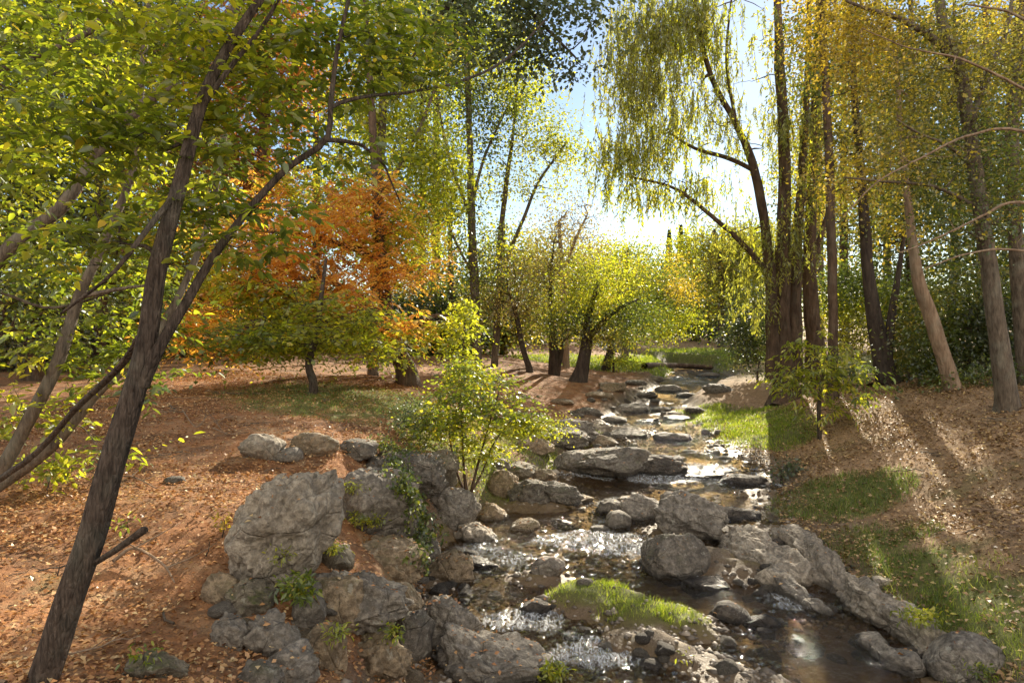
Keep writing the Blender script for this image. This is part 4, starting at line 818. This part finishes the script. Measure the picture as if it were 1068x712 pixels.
bush('understory_shrub', 'leafy shrub behind the slender straight trunk', 890, 392, [(885,345,28,38,2,.8),(900,300,30,35,2,.8),(872,300,25,40,2,.8)], 130, 24, .17, [('green', .5), ('lime', .3), ('olive', .2)], seed=63, dens=1.5, spread=.4, twig=.01)
bush('understory_shrub', 'low ivy like ground shrub along the upper edge of the right slope', 1045, 405, [(1045,392,40,10,.3,.8),(1000,398,30,8,.3,.8)], 90, 22, .10, 'green', seed=64, spread=.22)
bush('understory_shrub', 'dark shrub at the foot of the willow beside the far water', 790, 398, [(785,360,22,36,.5,.8),(800,330,22,40,1.5,.8),(772,345,18,38,1.5)], 130, 24, .17, [('dark', .7), ('green', .3)], seed=65, dens=1.5, spread=.38, twig=.01)
bush('small_tree', 'young broad leaved tree with thin stem on the right bank slope', 855, 458, [(862,388,52,24,0,.9),(825,405,34,12,0,.9),(895,405,32,14,0,.9),(850,362,34,14,0,.9),(845,425,30,8,0,.9)], 90, 22, .15, [('lime', .8), ('green', .2)], seed=66, spread=.26, mode='spray',
     stems=[[(855,458,0,5),(854,430,0,4),(856,405,0,3),(862,375,0,2)]], shape=6, wid=.2, cat='tree', droop=.6)
bush('fern', 'grey green weedy plant on the bank right of the rapids', 815, 505, [(815,500,14,8,0),(828,490,14,8,0),(835,512,12,8,0)], 40, 16, .11, 'blue', seed=67, spread=.1, cat='plant')
# ---- centre left bushes
bush('leafy_bush', 'sunlit leafy bush with bare reddish stems growing from the rocks', 488, 518, [(500,415,52,34,0,.9),(545,440,36,20,0,.9),(465,445,38,28,0,.9),(510,465,34,16,0,.9),(480,385,18,16,0)], 200, 26, .085, [('lime', .5), ('near', .5)], 'brown', seed=71, dens=1.2, mode='spray', spread=.16,
     stems=[[(488,520,0,5),(484,490,0,3),(482,450,0,2),(480,405,0,1.5)],[(490,520,0,4),(497,490,0,3),(508,450,0,2),(520,410,0,1.5)],[(486,520,0,4),(502,495,0,2.5),(515,462,0,2),(540,430,0,1)],[(487,519,0,4),(476,490,0,2),(468,450,0,1.5)]], twig=.0035)
bush('tall_weed', 'tall bright leaved sapling rising behind the leafy bush', 478, 430, [(484,335,14,22,0,.9),(478,370,24,20,0,.9),(495,395,30,18,0,.9)], 60, 18, .16, 'lime', seed=72, spread=.16, stems=[[(478,430,0,3),(482,380,0,2.5),(485,325,0,2)]], shape=6, cat='sapling')
bush('grey_shrub', 'grey green shrub at the top of the outcrop below the orange tree', 432, 458, [(432,432,28,16,0,.9),(415,445,20,12,0,.9),(455,440,18,14,0,.9)], 110, 24, .07, [('blue', .6), ('green', .4)], seed=73, spread=.14)
bush('dark_shrub', 'dark low shrub covering the back boulders', 400, 482, [(395,468,26,12,0,.9),(425,480,22,12,0,.9),(380,478,14,8,0)], 80, 24, .06, [('green', 1.0)], seed=74, spread=.12)
bush('bank_shrub', 'yellowish weeds on the bank right of the leafy bush', 556, 462, [(556,450,22,12,0,.9),(580,445,18,9,0,.9),(535,468,20,10,0,.9)], 70, 22, .08, 'lime', seed=75, spread=.15)
bush('sapling', 'small yellow leaved sapling beside the mossy bank upstream', 640, 388, [(655,380,12,7,0,.9),(640,376,14,8,0,.9)], 30, 18, .16, 'lime', seed=76, spread=.25)
# weeds and ivy on the outcrop
def weed(label, px, py, h, wpx, n, leaf, lm, Yfix=None, name='weed', group='weeds among the rocks', seed=1, spread=.05):
    g = G(px, py) if Yfix is None else S(px, py, Yfix)
    return tree(name, label, 'plant', g, g[1], [[(px, py, 0, 1.5), (px + 1, py - h * .5, 0, 1), (px + 2, py - h, 0, .6)]], [(px, py - h * .6, wpx, h * .6, -.03, .8)], n, 12, leaf, lm, 'dark', group, spread=spread, twig=.0018, seed=seed, root=False, shape=6, wid=.22, sides=4, parts='stem')
from mathutils.bvhtree import BVHTree
_vo = np.cumsum([0] + [len(v) for v in RB_V]); BV = BVHTree.FromPolygons(np.vstack(RB_V).tolist(), np.vstack([f + o_ for f, o_ in zip(RB_F, _vo)]).tolist())
def front(px, py):                                     # nearest rock face along a sight line
    d = Vector(((px - CX) / F, 1, -(py - HY) / F)); h = BV.ray_cast(Vector((0, 0, H)), d.normalized())
    return min(G(px, py)[1], h[0].y) if h[0] else G(px, py)[1]
LV = Leaves(); PP = []
for k in range(9000):
    x, y = rng.uniform(-3.6, 5.2), 4.5 + 13 * rng.random() ** 1.3; h = BV.ray_cast(Vector((x, y, 4)), Vector((0, 0, -1)))
    if h[0] and h[1].z > .55 and h[0].z > float(W0(y)) + .04 and (x < .8 or rng.random() < .3): PP.append((x, y, h[0].z + .008))
PP = np.array(PP); D = rng.normal(0, 1, (len(PP), 3)); D[:, 2] *= .2
LV.add(PP, D, .05 * rng.uniform(.5, 1.4, len(PP)), .3, 4, flat=.35, fold=.5)
tag(LV.build('leaf_litter', LM['litterL'], None), 'dry leaves fallen on the rocks', 'fallen leaves', kind='stuff')
for (px, py, h, wd, n, lf, m, lab) in [
 (382,548,14,17,26,.06,'lime','bright green weed growing on the face of the grey boulder'),(350,576,8,8,8,.05,'lime','small weed at the foot of the grey boulder face'),
 (308,628,22,18,24,.07,'near','green weed in the hollow below the tallest boulder'),(366,512,10,12,12,.05,'lime','weed in the crack right of the tallest boulder'),
 (232,560,18,10,14,.06,'gold','yellowing weed left of the tallest boulder'),(215,580,14,12,12,.06,'lime','pale weed at the left foot of the tallest boulder'),
 (293,582,6,5,5,.05,'lime','tiny weed on the front of the tallest boulder'),(352,665,8,8,8,.05,'lime','tiny weed between the tan boulders'),
 (130,560,16,14,14,.06,'near','weed beside the broken branch stub'),(410,665,10,10,9,.05,'near','small weed on the knobbly tan boulder'),
 (575,712,16,16,26,.06,'lime','bright weed at the bottom of the picture right of the broad boulder'),(722,696,14,8,12,.06,'lime','green tuft below the grass bar'),
 (905,655,10,12,14,.06,'lime','small leafy weed behind the lower ridge'),(960,650,14,22,22,.06,'lime','leafy weed behind the middle of the lower ridge'),
 (150,690,12,12,12,.05,'near','weed on the mossy rock beside the leaning trunk'),(60,600,10,14,10,.05,'near','low weed left of the leaning trunk'),
 (1030,706,12,20,20,.05,'near','leafy weed in front of the smooth rounded boulder')]:
    weed(lab, px, py, h, wd, n, lf, m, front(px, py) - .02, seed=int(px + py))
iv = thing('ivy', 'dark glossy ivy trailing down between the boulders to the water', 'ivy', S(440, 570, front(440, 570)))
tb = Tubes(); LV = Leaves(); path = [(405,470),(420,490),(428,515),(436,540),(440,560),(442,582)]
for k in range(7):
    Q = []
    for (a, b) in path:
        a += rng.normal(0, 9); b += rng.normal(0, 4); Q.append(S(a, b, front(a, b) - .03))
    Q = smooth_line(Q, 30); tb.add(Q, np.full(30, .004), 4)
    P = np.repeat(Q, 11, 0) + rng.normal(0, .05, (330, 3)); P[:, 1] -= .03
    LV.add(P, rng.normal(0, .6, (330, 3)) + [0, -.7, -.5], .055 * rng.uniform(.6, 1.3, 330), .42, 6, flat=1.2)
tb.build('vine', BM['dark'], iv); LV.build('foliage', LM['green'], iv)
# ---- background woods
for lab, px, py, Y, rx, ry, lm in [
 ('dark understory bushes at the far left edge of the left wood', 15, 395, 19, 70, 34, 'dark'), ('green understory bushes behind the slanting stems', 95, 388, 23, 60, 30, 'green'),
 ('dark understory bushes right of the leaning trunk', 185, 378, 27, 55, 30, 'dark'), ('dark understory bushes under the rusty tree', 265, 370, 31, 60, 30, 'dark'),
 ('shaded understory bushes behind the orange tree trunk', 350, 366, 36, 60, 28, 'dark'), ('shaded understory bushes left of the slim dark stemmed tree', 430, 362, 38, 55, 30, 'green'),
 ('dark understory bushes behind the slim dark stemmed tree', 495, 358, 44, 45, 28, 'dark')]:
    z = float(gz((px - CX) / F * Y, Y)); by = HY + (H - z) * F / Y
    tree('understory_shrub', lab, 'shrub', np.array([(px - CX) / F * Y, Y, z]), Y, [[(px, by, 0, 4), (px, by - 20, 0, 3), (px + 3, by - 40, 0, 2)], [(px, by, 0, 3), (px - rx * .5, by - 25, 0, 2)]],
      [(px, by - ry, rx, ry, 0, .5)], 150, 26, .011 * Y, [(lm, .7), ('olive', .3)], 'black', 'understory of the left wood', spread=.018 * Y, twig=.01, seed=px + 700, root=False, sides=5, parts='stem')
def bgtree(label, px, Y, top, wpx, cw, blobs, n, lm, leaf=.26, group=None, bm_='brown', lean=0, seed=0, lpc=26, name='wood_tree', spread=.8, **kw):
    gzv = float(gz((px - CX) / F * Y, Y)); by = HY + (H - gzv) / Y * F
    P = [(px, by, 0, wpx)] + [(px + lean * t, by + (top - by) * t, 0, wpx * (1 - .75 * t)) for t in (.2, .45, .7, 1)]
    return tree(name, label, 'tree', np.array([(px - CX) / F * Y, Y, gzv]), Y, [P], blobs, n, lpc, leaf, lm, bm_, group, spread=spread, twig=.02, seed=seed, sides=8, **kw)
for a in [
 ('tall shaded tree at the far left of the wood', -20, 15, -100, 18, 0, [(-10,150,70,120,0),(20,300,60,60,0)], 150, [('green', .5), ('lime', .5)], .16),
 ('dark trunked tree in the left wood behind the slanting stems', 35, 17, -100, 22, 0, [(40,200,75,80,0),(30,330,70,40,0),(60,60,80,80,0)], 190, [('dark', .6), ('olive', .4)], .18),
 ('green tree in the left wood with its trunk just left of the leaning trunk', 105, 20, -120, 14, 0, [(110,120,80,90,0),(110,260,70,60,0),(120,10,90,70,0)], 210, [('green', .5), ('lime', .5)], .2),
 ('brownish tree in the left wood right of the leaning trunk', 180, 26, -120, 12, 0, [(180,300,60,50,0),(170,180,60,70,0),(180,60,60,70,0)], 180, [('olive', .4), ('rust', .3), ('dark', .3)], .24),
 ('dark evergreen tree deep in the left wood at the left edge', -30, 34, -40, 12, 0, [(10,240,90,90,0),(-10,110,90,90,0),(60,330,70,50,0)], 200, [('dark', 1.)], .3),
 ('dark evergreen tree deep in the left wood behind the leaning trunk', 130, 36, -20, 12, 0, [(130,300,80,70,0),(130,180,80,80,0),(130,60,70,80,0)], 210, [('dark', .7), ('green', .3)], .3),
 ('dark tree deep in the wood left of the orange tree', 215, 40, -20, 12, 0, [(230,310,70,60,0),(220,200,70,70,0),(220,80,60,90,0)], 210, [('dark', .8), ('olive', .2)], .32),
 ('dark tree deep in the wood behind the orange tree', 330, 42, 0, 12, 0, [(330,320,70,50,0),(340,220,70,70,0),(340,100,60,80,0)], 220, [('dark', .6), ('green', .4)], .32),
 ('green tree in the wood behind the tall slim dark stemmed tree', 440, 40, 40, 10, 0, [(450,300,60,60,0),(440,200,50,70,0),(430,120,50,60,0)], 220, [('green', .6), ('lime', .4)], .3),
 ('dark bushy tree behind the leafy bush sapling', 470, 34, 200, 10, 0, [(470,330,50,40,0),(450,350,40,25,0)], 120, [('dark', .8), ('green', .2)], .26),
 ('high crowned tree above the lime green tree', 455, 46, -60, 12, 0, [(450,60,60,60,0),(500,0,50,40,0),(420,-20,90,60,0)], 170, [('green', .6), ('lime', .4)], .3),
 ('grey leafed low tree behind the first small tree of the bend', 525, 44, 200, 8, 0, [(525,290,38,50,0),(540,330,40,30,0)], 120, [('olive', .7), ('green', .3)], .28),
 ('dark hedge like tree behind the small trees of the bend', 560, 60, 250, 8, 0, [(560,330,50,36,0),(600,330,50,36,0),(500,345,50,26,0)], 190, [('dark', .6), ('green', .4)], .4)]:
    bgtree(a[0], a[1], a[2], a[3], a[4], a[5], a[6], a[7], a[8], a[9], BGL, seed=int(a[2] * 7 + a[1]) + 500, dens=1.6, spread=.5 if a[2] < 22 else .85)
for a in [
 ('dark bushy tree left of the willow trunk', 790, 62, 235, 8, 0, [(785,325,45,48,0),(775,270,35,28,0)], 210, [('dark', .6), ('green', .4)], .42),
 ('deep green tree closing the view beyond the far water', 748, 85, 255, 5, 0, [(745,310,40,50,0),(735,345,45,28,0),(760,280,26,26,0)], 240, [('green', .6), ('dark', .4)], .55),
 ('hazy green tree in the distance right of the cypress spires', 725, 70, 250, 8, 0, [(725,300,40,35,0),(700,320,50,35,0)], 170, [('green', .6), ('lime', .4)], .45),
 ('distant tree mass beneath the cypress spires', 690, 90, 270, 6, 0, [(690,310,45,34,0),(650,300,45,30,0)], 150, [('green', .5), ('olive', .5)], .6),
 ('distant pale tree under the bare tree', 615, 85, 250, 6, 0, [(600,290,45,45,0),(560,280,45,45,0),(620,330,50,25,0)], 160, [('olive', .5), ('willow', .5)], .6),
 ('golden tree in the right wood left of the forked dark trunk', 880, 46, -20, 11, 0, [(880,200,55,80,0),(870,80,60,70,0),(880,310,40,40,0)], 230, [('gold', .45), ('olive', .55)], .30),
 ('green tree in the right wood between the forked and the pale leaning trunk', 950, 28, -100, 12, 0, [(950,230,60,70,0),(950,110,60,70,0),(940,320,50,45,0)], 240, [('olive', .5), ('green', .5)], .22),
 ('dark trunk in the right wood under the big grey tree', 1028, 24, -60, 15, 0, [(1040,250,60,50,0),(1020,150,60,60,0),(1060,310,50,40,0)], 200, [('green', .5), ('dark', .3), ('olive', .2)], .2),
 ('deep tree of the right wood behind the slender straight trunk', 855, 75, 60, 10, 0, [(850,300,50,60,0),(845,190,50,70,0)], 200, [('olive', .6), ('dark', .4)], .5),
 ('deep tree of the right wood behind the forked dark trunk', 925, 42, -20, 10, 0, [(925,310,55,55,0),(915,200,60,70,0),(920,80,60,80,0)], 230, [('green', .5), ('dark', .3), ('gold', .2)], .32),
 ('deep tree of the right wood behind the pale leaning trunk', 995, 40, -20, 10, 0, [(1000,300,60,60,0),(990,190,60,70,0),(1000,70,60,80,0)], 230, [('dark', .5), ('olive', .5)], .32),
 ('deep tree of the right wood at the right edge', 1075, 38, -20, 10, 0, [(1065,300,60,60,0),(1060,180,60,80,0),(1070,50,60,80,0)], 220, [('dark', .5), ('gold', .2), ('olive', .3)], .32)]:
    bgtree(a[0], a[1], a[2], a[3], a[4], a[5], a[6], a[7], a[8], a[9], BGR, seed=int(a[2] * 7 + a[1]) + 900, dens=(.75 if 850 < a[1] < 900 else 1.45), spread=.5 if a[2] < 22 else (.85 if a[2] < 60 else 1.5))
for px, top, wd, lab in ((698, 243, 4.5, 'left dark cypress spire against the pale sky'), (710, 238, 5.5, 'tallest middle cypress spire against the pale sky'), (719, 252, 3.5, 'right small cypress spire against the pale sky')):
    Y = 130.; g = np.array([(px - CX) / F * Y, Y, 2.6]); th = thing('cypress_spire', lab, 'tree', g, 'cypress spires in the distance')
    tb = Tubes(); hz = S(px, top, Y)[2]; tb.add(np.array([[g[0], Y, 2.3], [g[0], Y, hz - .5]]), np.array([.3, .05]), 6); tb.build('trunk', BM['brown'], th)
    n = 1600; u = rng.random(n); zz = 3.2 + (hz - 3.2) * u; rr = wd / F * Y * .95 * np.minimum(1, (1 - u) * 2.6 + .05) * np.sqrt(rng.random(n)); an = rng.uniform(0, 6.28, n)
    P = np.stack([g[0] + rr * np.cos(an), Y + rr * np.sin(an), zz], -1); LV = Leaves(); LV.add(P, np.stack([np.cos(an) * .3, np.sin(an) * .3, 1 + 0 * an], -1), .8, .3); LV.build('crown', LM['dark'], th)
# ---- grass and litter
def scatter_xy(n, x0, x1, y0, y1, bias=1.7):
    y = y0 + (y1 - y0) * rng.random(n) ** bias; x = rng.uniform(0, 1, n) * (x1 - x0) + x0; return x, y
def place_px(n, boxes):
    P = []
    for (px0, py0, px1, py1, m) in boxes:
        px = rng.uniform(px0, px1, m); py = rng.uniform(py0, py1, m)
        for a, b in ((px0, py0),): pass
        P.append(np.stack([px, py], -1))
    return np.vstack(P)
def grass(label, spots, n, hgt, lm):
    X, Yv = [], []
    for (px, py, rx, ry) in spots:
        g = G_(px, py); k = int(n * rx * ry / sum(a[2] * a[3] for a in spots)); r = np.sqrt(rng.random(k)) * 1.15; t = rng.uniform(0, 6.283, k)
        x = g[0] + rx * r * np.cos(t); y = g[1] + ry * r * np.sin(t); keep = (n2(x, y, 1.7, 2, 90) + rng.normal(0, .25, k)) > -.15 - .35 * (1 - r)
        X.append(x[keep]); Yv.append(y[keep])
    x = np.concatenate(X); y = np.concatenate(Yv); z = gz(x, y); k = z > W0(y) - .01; x, y, z = x[k], y[k], z[k]
    D = rng.normal(0, .45, (len(x), 3)); D[:, 2] = 1
    L = hgt * rng.uniform(.4, 1.3, len(x)) * (1 + .5 * n2(x, y, 2.2, 2, 91)); LV = Leaves()
    LV.add(np.stack([x, y, z - .01], -1), D, L, np.clip(.0022 * np.maximum(y, 6) / 6 / hgt * 2.2, .06, .5), 3, flat=2.0)
    o = LV.build('grass', LM[lm], None); tag(o, label, 'grass', kind='stuff'); return o
grass('tall green grass on the right bank below the young tree', [(875,520,1.1,1.0),(945,590,.8,.5),(915,562,.8,.6),(1000,640,.7,.5)], 14000, .12, 'grassd')
grass('bright grass around the smooth boulder at the lower right', [(985,625,.8,.8),(1040,660,.8,.7),(1055,700,.5,.5)], 8000, .09, 'grass')
grass('mossy short grass on the right bank upstream', [(765,436,1.5,3.0),(800,450,1.2,1.6)], 26000, .10, 'grass')
grass('bright grass on the bar in the middle of the stream', [(615,613,.5,.26),(665,628,.5,.28),(712,643,.28,.18)], 7500, .08, 'grass')
grass('thin green grass on the orange slope under the trees', [(370,415,2.8,2.0),(330,425,1.6,.9)], 15000, .07, 'grassd')
grass('yellowish grass between the leafy bush and the pools', [(510,480,.8,1.0),(540,455,1.0,1.4),(470,470,.9,1.0),(610,455,.8,1.0)], 16000, .08, 'grass')
grass('sunlit lawn beyond the small trees', [(620,378,4.5,4.5),(730,380,4.5,6),(690,383,2.5,4)], 24000, .2, 'grass')
def litter(label, n, x0, x1, y0, y1, size, lm, right):
    x, y = scatter_xy(n, x0, x1, y0, y1, 1.4)
    s_ = np.minimum(x - np.interp(y, EY, EL_), np.interp(y, EY, ER) - x); k = (s_ < -.15) & (rng.random(n) < .35 + .65 * sst(-.25, .25, n2(x, y, .9, 3, 95)) ) & (rng.random(n) > green_mask(x, y) * .8)
    mid_ = (np.interp(y, EY, EL_) + np.interp(y, EY, ER)) / 2; k &= (x > mid_) if right else (x < mid_)
    x, y = x[k], y[k]; z = gz(x, y) + .012 + rng.random(len(x)) * .02
    D = rng.normal(0, 1, (len(x), 3)); D[:, 2] *= .22; LV = Leaves()
    LV.add(np.stack([x, y, z], -1), D, size * rng.uniform(.5, 1.4, len(x)), .3, 4, flat=.35, fold=.6)
    o = LV.build('leaf_litter', LM[lm], None); tag(o, label, 'fallen leaves', kind='stuff')
litter('orange brown needles and leaves covering the left slope', 110000, -9, .5, 3.2, 20, .045, 'litterL', False)
litter('dry brown leaves covering the right slope', 110000, 3.5, 13, 5.5, 22, .06, 'litterR', True)
# fallen twigs on the slope
def twig(label, pts, r, name='fallen_branch'):
    Q = [G(a, b) + np.array([0, 0, h_]) for a, b, h_ in pts]; th = thing(name, label, 'branch', Q[0]); tb = Tubes()
    Q = smooth_line(Q, 16); tb.add(Q, np.linspace(r, r * .35, 16), 6, .1)
    for k in (5, 8, 11):
        d = rng.normal(0, .12, 3); d[2] = abs(d[2]) * .6 + .03; tb.add(smooth_line([Q[k], Q[k] + d, Q[k] + d * 1.9 + rng.normal(0, .03, 3)], 6), np.linspace(r * .5, r * .2, 6), 4)
    tb.build('wood', BM['pale'], th)
twig('thin pale dead branch lying on the orange slope below the pale leaves', [(190,430,.05),(205,452,.1),(218,440,.12),(235,455,.03)], .012)
twig('bleached dead twig lying on the shaded streak of the orange slope', [(222,448,.03),(240,456,.05),(262,452,.03)], .010)
twig('curved grey root like branch in the litter right of the broken stub', [(118,590,.04),(140,584,.1),(170,596,.06),(182,610,.02)], .018)
twig('dead stick in the litter in front of the stemmed tree', [(105,505,.03),(135,500,.04),(165,512,.02)], .016)
_tw = []
for k in range(84):
    rt = k % 3 == 0; x, y = (rng.uniform(5.2, 11), rng.uniform(7, 18)) if rt else (rng.uniform(-7.5, -2.6), 3.8 + 13 * rng.random() ** 1.4)
    if len(_tw) < 5:
        tb = Tubes(); n_ = 9; Q = np.zeros((n_, 3)); Q[:, 0] = np.linspace(0, .5, n_); Q[:, 1] = np.cumsum(rng.normal(0, .02, n_)); Q[:, 2] = .02 + np.abs(np.cumsum(rng.normal(0, .008, n_))); tb.add(Q, np.linspace(.009, .003, n_), 5, .1)
        for q in (3, 5): tb.add(np.array([Q[q], Q[q] + [.08, rng.choice([-.07, .07]), .02], Q[q] + [.15, rng.choice([-.12, .12]), .01]]), np.array([.005, .004, .002]), 4)
        o = tb.build('twig', BM['pale' if len(_tw) % 2 else 'grey'], None); _tw.append(o)
    else: o = _tw[k % 5].copy(); col.objects.link(o)
    o.location = (x, y, float(gz(x, y)) + .01); o.rotation_euler = (0, 0, rng.uniform(0, 6.28)); q = rng.uniform(.6, 1.5); o.scale = (q, q, q)
    tag(o, 'dry fallen twig lying in the brown leaves of the right slope' if rt else 'dry fallen twig lying in the orange litter of the left slope', 'twig', 'fallen twigs on the right slope' if rt else 'fallen twigs on the left slope')
lg = thing('log', 'low log lying across the far end of the stream', 'log', G(700, 386)); tb = Tubes()
tb.add(smooth_line([G(672, 386) + [0, 0, .25], G(705, 386) + [0, 0, .3], G(742, 387) + [0, 0, .25]], 14), np.linspace(.2, .16, 14), 9, .15); tb.build('wood', BM['brown'], lg)
print('verts', sum(len(m.vertices) for m in bpy.data.meshes), 'things', sum(1 for o in bpy.data.objects if 'category' in o))
